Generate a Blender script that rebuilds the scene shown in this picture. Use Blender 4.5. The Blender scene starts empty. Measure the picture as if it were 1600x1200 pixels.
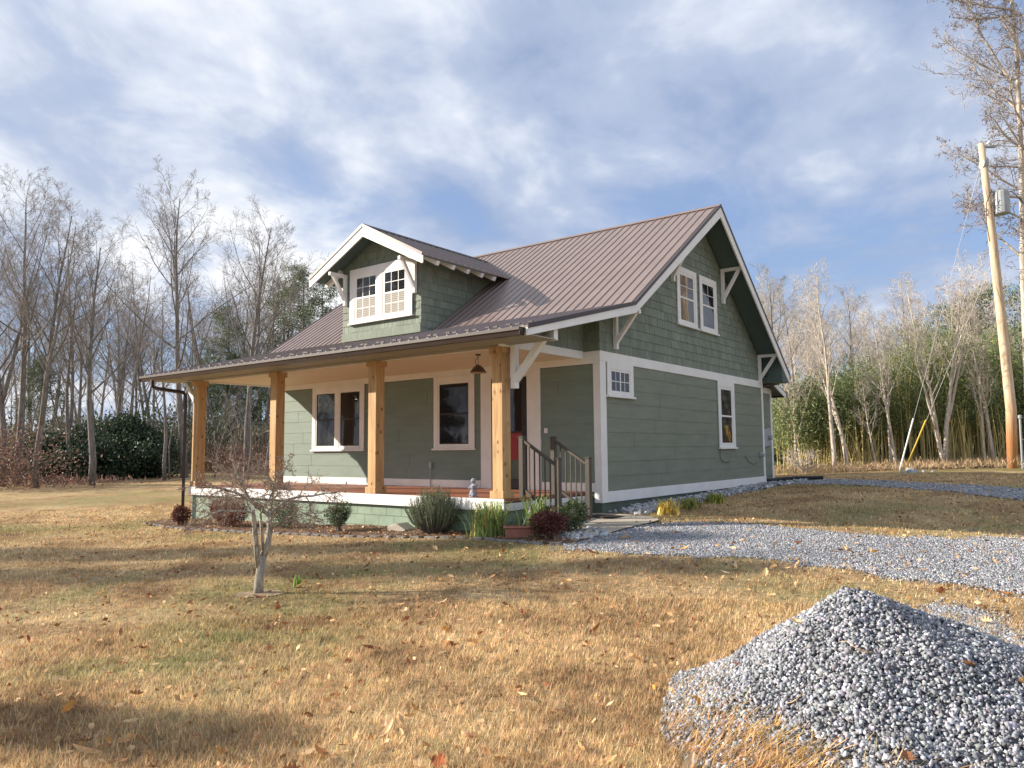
import bpy, bmesh, math, random
import numpy as np
from mathutils import Vector, Matrix
random.seed(7); RNG = np.random.default_rng(7)
scene = bpy.context.scene
COL = scene.collection
R = math.radians

# ------------------------------------------------------------------ camera
CO = np.array([7.509, -12.654, 0.831]); CR = np.array([.794, .608, -.009]); CU = np.array([.060, -.063, .996]); CF = np.array([-.605, .792, .087])
for v_ in (CR, CU, CF): v_ /= np.linalg.norm(v_)
FPX = 1174.86
cd = bpy.data.cameras.new('camera'); cam = bpy.data.objects.new('camera', cd); COL.objects.link(cam)
cd.sensor_width = 36; cd.lens = 36 * FPX / 1600; cd.clip_end = 3000; cd.clip_start = .05
u3 = np.cross(CR, CF); u3 /= np.linalg.norm(u3); r3 = np.cross(CF, u3)
cam.matrix_world = Matrix(((r3[0], u3[0], -CF[0], CO[0]), (r3[1], u3[1], -CF[1], CO[1]), (r3[2], u3[2], -CF[2], CO[2]), (0, 0, 0, 1)))
scene.camera = cam
scene.view_settings.view_transform = 'Standard'; scene.view_settings.look = 'None'
scene.view_settings.exposure = 1.24; scene.view_settings.gamma = 1

# ------------------------------------------------------------------ sun and sky
SD = np.array([-1.64, -1.0, .80]); SD /= np.linalg.norm(SD)      # towards the sun
SUN_EL = math.asin(SD[2]); SUN_AZ = math.atan2(SD[0], SD[1])
sl = bpy.data.lights.new('sun', 'SUN'); sl.energy = 3.8; sl.angle = R(.55); sl.color = (1, .88, .74)
so = bpy.data.objects.new('sun', sl); COL.objects.link(so)
so.rotation_euler = Vector(SD).to_track_quat('Z', 'Y').to_euler()
W = bpy.data.worlds.new('World'); scene.world = W; W.use_nodes = True
nt = W.node_tree; nt.nodes.clear()
def N(t, typ, **kw):
    n = t.nodes.new(typ)
    for k, v in kw.items():
        if k.startswith('i_'): n.inputs[k[2:].replace('_', ' ')].default_value = v
        else: setattr(n, k, v)
    return n
def math_(t, op, a, b=None):
    n = t.nodes.new('ShaderNodeMath'); n.operation = op
    for i, x in enumerate((a, b)):
        if x is None: continue
        if isinstance(x, (int, float)): n.inputs[i].default_value = x
        else: t.links.new(x, n.inputs[i])
    return n.outputs[0]
def ramp(t, fac, stops, interp='LINEAR'):
    n = t.nodes.new('ShaderNodeValToRGB'); n.color_ramp.interpolation = interp
    e = n.color_ramp.elements
    while len(e) < len(stops): e.new(.5)
    for k, (p, c) in enumerate(stops):
        e[k].position = p
        c = (c, c, c) if isinstance(c, (int, float)) else c
        e[k].color = (*c, 1)
    t.links.new(fac, n.inputs[0]); return n.outputs[0]
def mixc(t, fac, a, b, mode='MIX'):
    n = t.nodes.new('ShaderNodeMix'); n.data_type = 'RGBA'; n.blend_type = mode
    for i, x in ((0, fac), (6, a), (7, b)):
        if isinstance(x, (int, float)): n.inputs[i].default_value = x
        elif isinstance(x, (tuple, list)): n.inputs[i].default_value = (*x, 1)
        else: t.links.new(x, n.inputs[i])
    return n.outputs[2]
sky = N(nt, 'ShaderNodeTexSky', sky_type='NISHITA', sun_disc=False, sun_elevation=SUN_EL, sun_rotation=SUN_AZ, altitude=300, air_density=1.0, dust_density=1.2, ozone_density=1.6)
tc = N(nt, 'ShaderNodeTexCoord')
sx = N(nt, 'ShaderNodeSeparateXYZ'); nt.links.new(tc.outputs['Generated'], sx.inputs[0])
den = math_(nt, 'ADD', math_(nt, 'MAXIMUM', sx.outputs[2], 0.0), .26)
cx = N(nt, 'ShaderNodeCombineXYZ')
nt.links.new(math_(nt, 'DIVIDE', sx.outputs[0], den), cx.inputs[0]); nt.links.new(math_(nt, 'DIVIDE', sx.outputs[1], den), cx.inputs[1])
mp = N(nt, 'ShaderNodeMapping'); mp.inputs['Rotation'].default_value = (0, 0, R(20)); mp.inputs['Scale'].default_value = (1.0, .82, 1); mp.inputs['Location'].default_value = (9.1, 4.7, 0)
nt.links.new(cx.outputs[0], mp.inputs[0])
n1 = N(nt, 'ShaderNodeTexNoise', i_Scale=1.1, i_Detail=5, i_Roughness=.5, i_Distortion=.5); nt.links.new(mp.outputs[0], n1.inputs[0])
n2 = N(nt, 'ShaderNodeTexNoise', i_Scale=3.6, i_Detail=8, i_Roughness=.55, i_Distortion=.3); nt.links.new(mp.outputs[0], n2.inputs[0])
n3 = N(nt, 'ShaderNodeTexNoise', i_Scale=1.6, i_Detail=5, i_Roughness=.55); nt.links.new(cx.outputs[0], n3.inputs[0])
cl = math_(nt, 'ADD', math_(nt, 'MULTIPLY', n1.outputs[0], .60), math_(nt, 'MULTIPLY', n2.outputs[0], .40))
cover = ramp(nt, cl, [(.38, .5), (.46, .9), (.52, 1.0)])
cbright = ramp(nt, math_(nt, 'ADD', math_(nt, 'MULTIPLY', cl, .72), math_(nt, 'MULTIPLY', n3.outputs[0], .28)), [(.42, (1.75, 2.15, 3.0)), (.49, (2.35, 2.7, 3.5)), (.53, (3.3, 3.6, 4.15)), (.565, (4.4, 4.5, 4.75)), (.68, (5.2, 5.2, 5.2))])
skyb = mixc(nt, 1.0, sky.outputs[0], (.62, .74, .92), 'MULTIPLY')
mixed = mixc(nt, cover, skyb, cbright)
bg = N(nt, 'ShaderNodeBackground'); bg.inputs[1].default_value = .096; nt.links.new(mixed, bg.inputs[0])
wo = N(nt, 'ShaderNodeOutputWorld'); nt.links.new(bg.outputs[0], wo.inputs[0])

# ------------------------------------------------------------------ terrain
CP = [(7.5, -12.65, -.72), (5.3, -8, -.75), (0, -7.7, -.78), (-10.2, -2.8, -.82), (-2.8, -2.8, -.64), (-.37, -2.8, -.61), (.5, -1, -.42), (0.2, 0, -.43), (0.2, 9.2, -.25),
      (5, -2.6, -.62), (7, .3, -.5), (1.5, 8.6, -.18), (6.5, 2.7, -.32), (6.4, 6.4, -.14), (2.4, 14.5, .0), (5.5, 16, .06), (12, 5, -.2), (-29, -.2, -.60), (-29, 8, -.42),
      (-12, 10, -.6), (-10, -10, -.9), (20, -12, -.7), (-40, -15, -.95), (-40, 30, -.2), (20, 30, .2), (0, 40, .1), (40, 0, 0), (-5, 3, -.5), (0, -35, -1), (9, 11, -.02), (-16, 22, -.4)]
_P = np.array(CP, float)
def _phi(r): return r * r * np.log(np.maximum(r, 1e-6))
_n = len(_P); _A = np.zeros((_n + 3, _n + 3))
_A[:_n, :_n] = _phi(np.hypot(_P[:, None, 0] - _P[None, :, 0], _P[:, None, 1] - _P[None, :, 1])) + np.eye(_n) * 2.0
_A[:_n, _n] = 1; _A[:_n, _n + 1:] = _P[:, :2]; _A[_n:, :_n] = _A[:_n, _n:].T
_w = np.linalg.solve(_A, np.r_[_P[:, 2], 0, 0, 0])
def gz(x, y):
    x = np.asarray(x, float); y = np.asarray(y, float)
    d = np.hypot(x, y); k = np.where(d > 45, 45 / np.maximum(d, 1e-6), 1.0); X = x * k; Y = y * k
    r = np.hypot(X[..., None] - _P[:, 0], Y[..., None] - _P[:, 1])
    z = _phi(r) @ _w[:_n] + _w[_n] + _w[_n + 1] * X + _w[_n + 2] * Y
    return np.clip(z, -1.3, .7)
def ray(u, v):
    d = CF + CR * (u - 800) / FPX - CU * (v - 600) / FPX; return d / np.dot(d, CF)
def G(u, v):                      # a point of the ground
    d = ray(u, v); t = 2.0
    for i in range(4000):
        p = CO + d * t
        if p[2] <= gz(p[0], p[1]): break
        t += .03
    return np.array([p[0], p[1], float(gz(p[0], p[1]))])
def SP(u, v, depth):              # point of space on a sight line
    return CO + ray(u, v) * depth
def AT(u, depth):                 # ground point at a column and depth
    d = ray(u, 700); p = CO + d * depth
    return np.array([p[0], p[1], float(gz(p[0], p[1]))])
def in_poly(x, y, poly):
    x = np.asarray(x); y = np.asarray(y); c = np.zeros(x.shape, bool); n = len(poly)
    for i in range(n):
        x0, y0 = poly[i][:2]; x1, y1 = poly[(i + 1) % n][:2]
        if y0 == y1: continue
        c ^= ((y0 > y) != (y1 > y)) & (x < (x1 - x0) * (y - y0) / (y1 - y0) + x0)
    return c

# ------------------------------------------------------------------ materials
MATS = {}
def newmat(name):
    m = bpy.data.materials.new(name); m.use_nodes = True; t = m.node_tree
    b = t.nodes['Principled BSDF']; b.inputs['Roughness'].default_value = .7; b.inputs['Specular IOR Level'].default_value = .3
    MATS[name] = m; return m, t, b
def objco(t, scale=(1, 1, 1), rot=(0, 0, 0)):
    a = t.nodes.new('ShaderNodeNewGeometry'); m = t.nodes.new('ShaderNodeMapping')
    m.inputs['Scale'].default_value = scale; m.inputs['Rotation'].default_value = rot
    t.links.new(a.outputs['Position'], m.inputs[0]); return m.outputs[0]
def noise(t, co, scale, detail=4, rough=.55, dist=0):
    n = N(t, 'ShaderNodeTexNoise', i_Scale=scale, i_Detail=detail, i_Roughness=rough, i_Distortion=dist); t.links.new(co, n.inputs[0]); return n.outputs[0]
def bump(t, b, h, strength=.3, dist=.01):
    n = t.nodes.new('ShaderNodeBump'); n.inputs['Strength'].default_value = strength; n.inputs['Distance'].default_value = dist
    t.links.new(h, n.inputs['Height']); t.links.new(n.outputs[0], b.inputs['Normal'])
def simple(name, c, rough=.7, var=.18, scale=3, bs=0.0, bscale=40, spec=.3, metal=0, attr=False, stretch=(1, 1, 1), trans=0):
    m, t, b = newmat(name); co = objco(t, stretch)
    n = noise(t, co, scale, 5, .6)
    k0 = tuple(x * (1 - var) for x in c); k1 = tuple(min(1, x * (1 + var)) for x in c)
    out = ramp(t, n, [(.3, k0), (.7, k1)])
    if attr:
        a = N(t, 'ShaderNodeAttribute', attribute_name='Col'); out = mixc(t, 1.0, out, a.outputs[0], 'MULTIPLY')
    t.links.new(out, b.inputs['Base Color'])
    b.inputs['Roughness'].default_value = rough; b.inputs['Specular IOR Level'].default_value = spec; b.inputs['Metallic'].default_value = metal
    if bs: bump(t, b, noise(t, co, bscale, 4), bs, .01)
    if trans:
        tr = N(t, 'ShaderNodeBsdfTranslucent'); t.links.new(out, tr.inputs[0]); mx = N(t, 'ShaderNodeMixShader'); mx.inputs[0].default_value = trans
        o = t.nodes['Material Output']; t.links.new(b.outputs[0], mx.inputs[1]); t.links.new(tr.outputs[0], mx.inputs[2]); t.links.new(mx.outputs[0], o.inputs[0])
    return m
simple('white_paint', (.80, .80, .78), .5, .06, 2.5, .1, 30)
simple('siding', (.21, .235, .185), .62, .10, 1.3, .25, 90, attr=False, stretch=(1, 1, 6))
simple('front_siding', (.190, .25, .215), .6, .09, 1.3, .25, 90, stretch=(1, 1, 6))
simple('shingle', (.20, .24, .195), .72, .14, 5, .45, 60, attr=True, stretch=(4, 4, .7))
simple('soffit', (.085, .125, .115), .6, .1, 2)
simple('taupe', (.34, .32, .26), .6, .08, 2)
simple('ceiling', (.80, .71, .54), .6, .08, 2, stretch=(.4, 8, 1))
simple('brown_metal', (.042, .028, .025), .42, .15, 3, spec=.5)
simple('dark_frame', (.035, .032, .03), .45, .1, 3)
simple('railing', (.085, .075, .062), .5, .12, 6)
simple('railing_tan', (.19, .145, .10), .55, .12, 6)
simple('steel_grey', (.33, .36, .38), .45, .1, 3, spec=.5)
simple('red_door', (.30, .045, .05), .4, .1, 2)
simple('concrete', (.42, .38, .31), .85, .2, 2.2, .3, 30)
simple('terracotta', (.42, .19, .14), .75, .2, 8)
simple('statue', (.28, .30, .36), .8, .25, 25, .3, 60)
simple('bronze', (.07, .045, .03), .4, .2, 12, spec=.5)
simple('cream_glass', (.55, .42, .28), .5, .05, 3)
simple('mat_fibre', (.05, .04, .03), .95, .3, 30)
simple('mulch', (.12, .075, .05), .95, .55, 14, .9, 40)
simple('ash', (.30, .22, .14), .95, .4, 8, .6, 30)
simple('stone', (.20, .19, .18), .8, .25, 6, .3, 30, attr=True)
simple('rock', (.24, .25, .26), .85, .35, 9, .5, 40, attr=True)
simple('leaf_litter', (.60, .44, .27), .8, .22, 18, attr=True, trans=.15)
simple('holly', (.055, .085, .05), .55, .3, 1.2, attr=True, trans=.15)
simple('pine', (.13, .17, .085), .6, .3, .9, attr=True, trans=.15)
simple('bamboo_leaf', (.20, .245, .105), .55, .3, .8, attr=True, trans=.25)
simple('bamboo_cane', (.50, .42, .18), .5, .25, 3)
simple('rosemary', (.13, .17, .075), .65, .3, 5, attr=True, trans=.2)
simple('box_leaf', (.10, .13, .06), .6, .3, 5, attr=True, trans=.15)
simple('nandina', (.22, .085, .07), .6, .35, 6, attr=True, trans=.2)
simple('strap_leaf', (.42, .42, .22), .6, .3, 6, attr=True, trans=.25)
simple('oak_leaf', (.25, .155, .12), .7, .3, 2, attr=True, trans=.2)
simple('brush', (.24, .21, .16), .85, .35, 1.5, attr=True)
simple('yellow_plastic', (.62, .42, .05), .5, .1, 2)
simple('wire', (.55, .55, .55), .5, .1, 2)
simple('black_wire', (.03, .03, .03), .5, .1, 2)
simple('blind', (.36, .34, .31), .7, .05, 3)
simple('drain_pipe', (.03, .03, .03), .6, .2, 4)
def bark(name, c0, c1, sc=1.0):
    m, t, b = newmat(name); co = objco(t, (6 * sc, 6 * sc, 1.2 * sc)); n = noise(t, co, 2.2, 6, .65)
    t.links.new(ramp(t, n, [(.35, c0), (.65, c1)]), b.inputs['Base Color']); b.inputs['Roughness'].default_value = .9; b.inputs['Specular IOR Level'].default_value = .1
    bump(t, b, noise(t, co, 6, 4), .6, .03)
bark('bark_grey', (.13, .118, .11), (.28, .26, .24)); bark('bark_pale', (.36, .31, .25), (.66, .60, .52)); bark('bark_twig', (.26, .24, .22), (.38, .35, .33), .3)
bark('bark_twig_pale', (.42, .38, .33), (.60, .55, .48), .3)
bark('bark_lichen', (.17, .14, .11), (.62, .60, .52), 3.0); bark('twig_red', (.25, .19, .15), (.42, .34, .28), 2.0)
m, t, b = newmat('cedar')       # knotty posts
co = objco(t, (9, 9, .8)); n = noise(t, co, 1.6, 6, .6, .6)
c = ramp(t, n, [(.25, (.36, .20, .085)), (.5, (.52, .325, .15)), (.75, (.64, .44, .23))])
co2 = objco(t, (1, 1, .62)); v = N(t, 'ShaderNodeTexVoronoi', i_Scale=7.5, i_Randomness=1.0); t.links.new(co2, v.inputs[0])
km = math_(t, 'MULTIPLY', ramp(t, v.outputs['Distance'], [(.08, 1.0), (.14, .5), (.24, 0.0)]), ramp(t, noise(t, objco(t), 3.1, 2), [(.38, 0.0), (.46, 1.0)]))
c = mixc(t, km, c, (.13, .055, .022))
cr_ = noise(t, objco(t, (40, 40, .5)), 1.5, 3); c = mixc(t, ramp(t, cr_, [(.60, 0.0), (.68, .55)]), c, (.20, .10, .045))
t.links.new(c, b.inputs['Base Color']); b.inputs['Roughness'].default_value = .6; bump(t, b, n, .15, .01)
m, t, b = newmat('pole_wood')
co = objco(t, (14, 14, .5)); n = noise(t, co, 1.2, 6, .6)
c = ramp(t, n, [(.3, (.46, .33, .21)), (.6, (.68, .55, .40))]); sp = N(t, 'ShaderNodeSeparateXYZ'); g_ = N(t, 'ShaderNodeNewGeometry'); t.links.new(g_.outputs['Position'], sp.inputs[0])
mr = N(t, 'ShaderNodeMapRange'); mr.inputs[1].default_value = 1.0; mr.inputs[2].default_value = 2.6; mr.inputs[3].default_value = 1; mr.inputs[4].default_value = 0; t.links.new(sp.outputs[2], mr.inputs[0])
c = mixc(t, mr.outputs[0], c, mixc(t, 1.0, c, (.85, .55, .36), 'MULTIPLY')); t.links.new(c, b.inputs['Base Color']); bump(t, b, n, .3, .02)
m, t, b = newmat('roof_metal')
co = objco(t); n = noise(t, co, 2.0, 4); t.links.new(ramp(t, n, [(.3, (.178, .132, .118)), (.7, (.215, .165, .150))]), b.inputs['Base Color'])
b.inputs['Roughness'].default_value = .42; b.inputs['Specular IOR Level'].default_value = .6; bump(t, b, noise(t, co, 1.2, 2), .06, .05)
m, t, b = newmat('deck_wood')
co = objco(t, (1, 1, 1)); br = N(t, 'ShaderNodeTexBrick', i_Scale=1.0); br.inputs['Color1'].default_value = (.36, .15, .09, 1); br.inputs['Color2'].default_value = (.27, .115, .07, 1); br.inputs['Mortar'].default_value = (.03, .015, .01, 1)
br.inputs['Mortar Size'].default_value = .005; br.inputs['Brick Width'].default_value = 3.7; br.inputs['Row Height'].default_value = .14; t.links.new(co, br.inputs[0])
c = mixc(t, .6, br.outputs[0], ramp(t, noise(t, objco(t, (1, 25, 1)), 2, 4), [(.3, (.55, .55, .55)), (.7, (1.4, 1.4, 1.4))]), 'MULTIPLY')
t.links.new(c, b.inputs['Base Color']); b.inputs['Roughness'].default_value = .5
m, t, b = newmat('block')
co = objco(t, (1, 1, 1), (R(90), 0, 0)); br = N(t, 'ShaderNodeTexBrick', i_Scale=1.0); br.inputs['Color1'].default_value = (.27, .36, .27, 1); br.inputs['Color2'].default_value = (.23, .31, .235, 1); br.inputs['Mortar'].default_value = (.14, .19, .14, 1)
br.inputs['Mortar Size'].default_value = .008; br.inputs['Brick Width'].default_value = .41; br.inputs['Row Height'].default_value = .205; br.inputs['Mortar Smooth'].default_value = .4; t.links.new(co, br.inputs[0])
c = mixc(t, .5, br.outputs[0], ramp(t, noise(t, objco(t), 4, 5), [(.3, (.7, .7, .7)), (.7, (1.25, 1.25, 1.25))]), 'MULTIPLY'); t.links.new(c, b.inputs['Base Color'])
bump(t, b, math_(t, 'SUBTRACT', noise(t, objco(t), 30, 4), math_(t, 'MULTIPLY', br.outputs['Fac'], 1.5)), .5, .01)
simple('foundation_paint', (.105, .135, .105), .8, .15, 3, .3, 30)
m, t, b = newmat('window_glass')
b.inputs['Base Color'].default_value = (.018, .02, .024, 1); b.inputs['Roughness'].default_value = .04; b.inputs['Specular IOR Level'].default_value = .65
b.inputs['Coat Weight'].default_value = .0; b.inputs['Coat Roughness'].default_value = .02; bump(t, b, noise(t, objco(t), 1.6, 2), .10, .03)
def lawn_color(t):
    co = objco(t)
    big = noise(t, objco(t, (1, 1.0, 1), (0, 0, R(-37))), .16, 4, .6); mid = noise(t, co, .9, 5, .65); fine = noise(t, co, 7, 5, .7)
    c = ramp(t, mid, [(.28, (.28, .19, .11)), (.42, (.47, .33, .18)), (.56, (.64, .48, .27)), (.74, (.78, .61, .37))])
    green = ramp(t, math_(t, 'ADD', math_(t, 'MULTIPLY', big, .62), math_(t, 'MULTIPLY', mid, .38)), [(.50, 0.0), (.60, .75)])
    c = mixc(t, green, c, (.22, .24, .09))
    c = mixc(t, .8, c, ramp(t, fine, [(.25, (.5, .46, .43)), (.5, (.95, .95, .95)), (.8, (1.45, 1.4, 1.35))]), 'MULTIPLY')
    return c, fine
m, t, b = newmat('lawn'); c, fine = lawn_color(t)
vf = noise(t, objco(t), 55, 4, .7); c = mixc(t, .8, c, ramp(t, vf, [(.3, (.45, .42, .4)), (.7, (1.35, 1.35, 1.35))]), 'MULTIPLY')
t.links.new(c, b.inputs['Base Color']); b.inputs['Roughness'].default_value = .95; b.inputs['Specular IOR Level'].default_value = .05; bump(t, b, math_(t, 'ADD', vf, fine), .9, .05)
m, t, b = newmat('grass_blade'); c, fine = lawn_color(t); a = N(t, 'ShaderNodeAttribute', attribute_name='Col')
c = mixc(t, 1.0, c, a.outputs[0], 'MULTIPLY'); t.links.new(c, b.inputs['Base Color']); b.inputs['Roughness'].default_value = .6; b.inputs['Specular IOR Level'].default_value = .2
tr = N(t, 'ShaderNodeBsdfTranslucent'); t.links.new(c, tr.inputs[0]); mx = N(t, 'ShaderNodeMixShader'); mx.inputs[0].default_value = .3
t.links.new(b.outputs[0], mx.inputs[1]); t.links.new(tr.outputs[0], mx.inputs[2]); t.links.new(mx.outputs[0], t.nodes['Material Output'].inputs[0])
m, t, b = newmat('gravel')
co = objco(t); v = N(t, 'ShaderNodeTexVoronoi', i_Scale=32, i_Randomness=1.0); t.links.new(co, v.inputs[0])
s_ = N(t, 'ShaderNodeSeparateColor'); t.links.new(v.outputs['Color'], s_.inputs[0])
c = ramp(t, s_.outputs[0], [(0, (.12, .135, .16)), (.5, (.24, .26, .29)), (.85, (.40, .42, .45)), (1, (.62, .63, .64))])
c = mixc(t, ramp(t, noise(t, co, .8, 5), [(.45, 0.0), (.75, .45)]), c, (.30, .24, .17)); t.links.new(c, b.inputs['Base Color']); b.inputs['Roughness'].default_value = .85
bump(t, b, math_(t, 'ADD', v.outputs['Distance'], noise(t, co, 6, 4)), 1.0, .025)
simple('gravel_stone', (.32, .33, .35), .75, .12, 30, .25, 80, attr=True)

# ------------------------------------------------------------------ builders
class MB:
    def __init__(s): s.v = []; s.f = []; s.m = []; s.c = []
    def add(s, vs, fs, mi=0, col=None):
        o = len(s.v); s.v += [tuple(map(float, p)) for p in vs]; s.f += [[o + i for i in f] for f in fs]; s.m += [mi] * len(fs); s.c += [col or (1, 1, 1)] * len(vs)
    def box(s, x0, x1, y0, y1, z0, z1, mi=0, col=None):
        if x0 > x1: x0, x1 = x1, x0
        if y0 > y1: y0, y1 = y1, y0
        if z0 > z1: z0, z1 = z1, z0
        s.add([(x0, y0, z0), (x1, y0, z0), (x1, y1, z0), (x0, y1, z0), (x0, y0, z1), (x1, y0, z1), (x1, y1, z1), (x0, y1, z1)],
              [(0, 3, 2, 1), (4, 5, 6, 7), (0, 1, 5, 4), (1, 2, 6, 5), (2, 3, 7, 6), (3, 0, 4, 7)], mi, col)
    def bar(s, a, b, w, h, mi=0, up=(0, 0, 1)):          # rectangular bar from a to b
        a = np.array(a, float); b = np.array(b, float); d = b - a; d /= np.linalg.norm(d); u = np.array(up, float)
        if abs(np.dot(d, u)) > .95: u = np.array([0, 1., 0])
        r = np.cross(d, u); r /= np.linalg.norm(r); u = np.cross(r, d); P = []
        for q in (a, b):
            for i, j in ((-1, -1), (1, -1), (1, 1), (-1, 1)): P.append(q + r * i * w / 2 + u * j * h / 2)
        s.add(P, [(0, 1, 2, 3), (7, 6, 5, 4), (0, 4, 5, 1), (1, 5, 6, 2), (2, 6, 7, 3), (3, 7, 4, 0)], mi)
    def prism(s, poly, axis, a, b, mi=0):                # polygon (2D) extruded along an axis
        n = len(poly); P = []
        for t_ in (a, b):
            for p in poly:
                P.append((t_, p[0], p[1]) if axis == 0 else ((p[0], t_, p[1]) if axis == 1 else (p[0], p[1], t_)))
        s.add(P, [list(range(n))[::-1], list(range(n, 2 * n))] + [(i, (i + 1) % n, n + (i + 1) % n, n + i) for i in range(n)], mi)
    def tube(s, pts, rad, n=6, mi=0, cap=True, rot=0):
        pts = [np.array(p, float) for p in pts]; m_ = len(pts); V = []; pr = None
        for i, p in enumerate(pts):
            d = pts[min(i + 1, m_ - 1)] - pts[max(i - 1, 0)]; d /= (np.linalg.norm(d) + 1e-9)
            if pr is None:
                k = np.array([0, 0, 1.]) if abs(d[2]) < .9 else np.array([0, 1., 0]); pr = np.cross(d, k)
            r = pr - d * np.dot(pr, d); r /= (np.linalg.norm(r) + 1e-9); pr = r; u = np.cross(d, r); q = rad[i] if hasattr(rad, '__len__') else rad
            for j in range(n):
                a = 2 * math.pi * j / n + rot; V.append(p + (r * math.cos(a) + u * math.sin(a)) * q)
        F = [(i * n + j, i * n + (j + 1) % n, (i + 1) * n + (j + 1) % n, (i + 1) * n + j) for i in range(m_ - 1) for j in range(n)]
        if cap: F += [list(range(n))[::-1], list(range((m_ - 1) * n, m_ * n))]
        s.add(V, F, mi)
    def lathe(s, prof, c, n=16, mi=0):
        V = [(c[0] + r * math.cos(2 * math.pi * j / n), c[1] + r * math.sin(2 * math.pi * j / n), c[2] + z) for r, z in prof for j in range(n)]
        F = [(i * n + j, i * n + (j + 1) % n, (i + 1) * n + (j + 1) % n, (i + 1) * n + j) for i in range(len(prof) - 1) for j in range(n)]
        F += [list(range(n))[::-1], list(range((len(prof) - 1) * n, len(prof) * n))]
        s.add(V, F, mi)
    def split(s, name, mats, parent=None, bevel=0):       # every separate piece becomes a part of its own
        par = list(range(len(s.v)))
        def find(i):
            while par[i] != i: par[i] = par[par[i]]; i = par[i]
            return i
        for f in s.f:
            for i in f[1:]: par[find(i)] = find(f[0])
        gr = {}
        for f, mi in zip(s.f, s.m): gr.setdefault(find(f[0]), []).append((f, mi))
        for fs in gr.values():
            ids = sorted({i for f, _ in fs for i in f}); mp_ = {i: k for k, i in enumerate(ids)}; q = MB(); q.v = [s.v[i] for i in ids]; q.c = [s.c[i] for i in ids]
            q.f = [[mp_[i] for i in f] for f, _ in fs]; q.m = [mi for _, mi in fs]; q.build(name, mats, parent, bevel)
    def build(s, name, mats, parent=None, bevel=0, smooth=False, kind=None):
        me = bpy.data.meshes.new(name); me.from_pydata(s.v, [], s.f)
        for m_ in (mats if isinstance(mats, (list, tuple)) else [mats]): me.materials.append(MATS[m_])
        me.polygons.foreach_set('material_index', s.m)
        ca = me.color_attributes.new('Col', 'FLOAT_COLOR', 'POINT'); cc = np.ones((len(s.v), 4), np.float32); cc[:, :3] = s.c; ca.data.foreach_set('color', cc.ravel())
        if smooth: me.polygons.foreach_set('use_smooth', [True] * len(s.f))
        me.update(); o = bpy.data.objects.new(name, me); COL.objects.link(o)
        if parent is not None: o.parent = parent
        if bevel:
            md = o.modifiers.new('bevel', 'BEVEL'); md.width = bevel; md.segments = 1; md.limit_method = 'ANGLE'
        if kind: o['kind'] = kind
        return o
def npmesh(name, V, F, mats, cols=None, parent=None, smooth=False, midx=None):
    V = np.asarray(V, np.float32); F = np.asarray(F, np.int32); k = F.shape[1]; me = bpy.data.meshes.new(name)
    me.vertices.add(len(V)); me.vertices.foreach_set('co', V.ravel()); me.loops.add(F.size); me.loops.foreach_set('vertex_index', F.ravel())
    me.polygons.add(len(F)); me.polygons.foreach_set('loop_start', np.arange(0, F.size, k, dtype=np.int32)); me.polygons.foreach_set('loop_total', np.full(len(F), k, np.int32))
    for m_ in (mats if isinstance(mats, (list, tuple)) else [mats]): me.materials.append(MATS[m_])
    if midx is not None: me.polygons.foreach_set('material_index', np.asarray(midx, np.int32))
    if cols is not None:
        ca = me.color_attributes.new('Col', 'FLOAT_COLOR', 'POINT'); cc = np.ones((len(V), 4), np.float32); cc[:, :3] = cols; ca.data.foreach_set('color', cc.ravel())
    if smooth: me.polygons.foreach_set('use_smooth', np.ones(len(F), bool))
    me.update(calc_edges=True); o = bpy.data.objects.new(name, me); COL.objects.link(o)
    if parent is not None: o.parent = parent
    return o
def tag(o, label=None, cat=None, group=None, kind=None):
    for k, v in (('label', label), ('category', cat), ('group', group), ('kind', kind)):
        if v: o[k] = v
    return o
def empty(name, loc, label, cat, group=None, rz=0):
    o = bpy.data.objects.new(name, None); COL.objects.link(o); o.location = tuple(map(float, loc)); o.rotation_euler[2] = rz; o.empty_display_size = .2
    return tag(o, label, cat, group)
def copy_tree(o, parent=None):
    c = o.copy(); COL.objects.link(c)
    if parent is not None: c.parent = parent
    for ch in list(o.children): copy_tree(ch, c)
    return c
def rotmats(n):
    q = RNG.normal(size=(n, 4)); q /= np.linalg.norm(q, axis=1)[:, None]; w, x, y, z = q.T
    return np.stack([1 - 2 * (y * y + z * z), 2 * (x * y - z * w), 2 * (x * z + y * w), 2 * (x * y + z * w), 1 - 2 * (x * x + z * z), 2 * (y * z - x * w), 2 * (x * z - y * w), 2 * (y * z + x * w), 1 - 2 * (x * x + y * y)], 1).reshape(n, 3, 3)
_b = bmesh.new(); bmesh.ops.create_icosphere(_b, subdivisions=1, radius=1); ICOV = np.array([v.co[:] for v in _b.verts]); ICOF = np.array([[v.index for v in f.verts] for f in _b.faces]); _b.free()
def stones(name, P, S, mat, cols, parent=None, flat=.75):
    n = len(P); Rm = rotmats(n); sc = np.stack([S, S * RNG.uniform(.6, .95, n), S * RNG.uniform(.45, flat, n)], 1)
    B = ICOV[None] * (1 + RNG.uniform(-.28, .28, (n, len(ICOV), 1))); B = B * sc[:, None, :]
    V = np.einsum('nij,nkj->nki', Rm, B) + P[:, None, :]
    F = ICOF[None] + (np.arange(n) * len(ICOV))[:, None, None]
    return npmesh(name, V.reshape(-1, 3), F.reshape(-1, 3), mat, np.repeat(cols, len(ICOV), 0), parent)
BXV = np.array([(-1, -1, -1), (1, -1, -1), (1, 1, -1), (-1, 1, -1), (-1, -1, 1), (1, -1, 1), (1, 1, 1), (-1, 1, 1)], float) * .72
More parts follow.
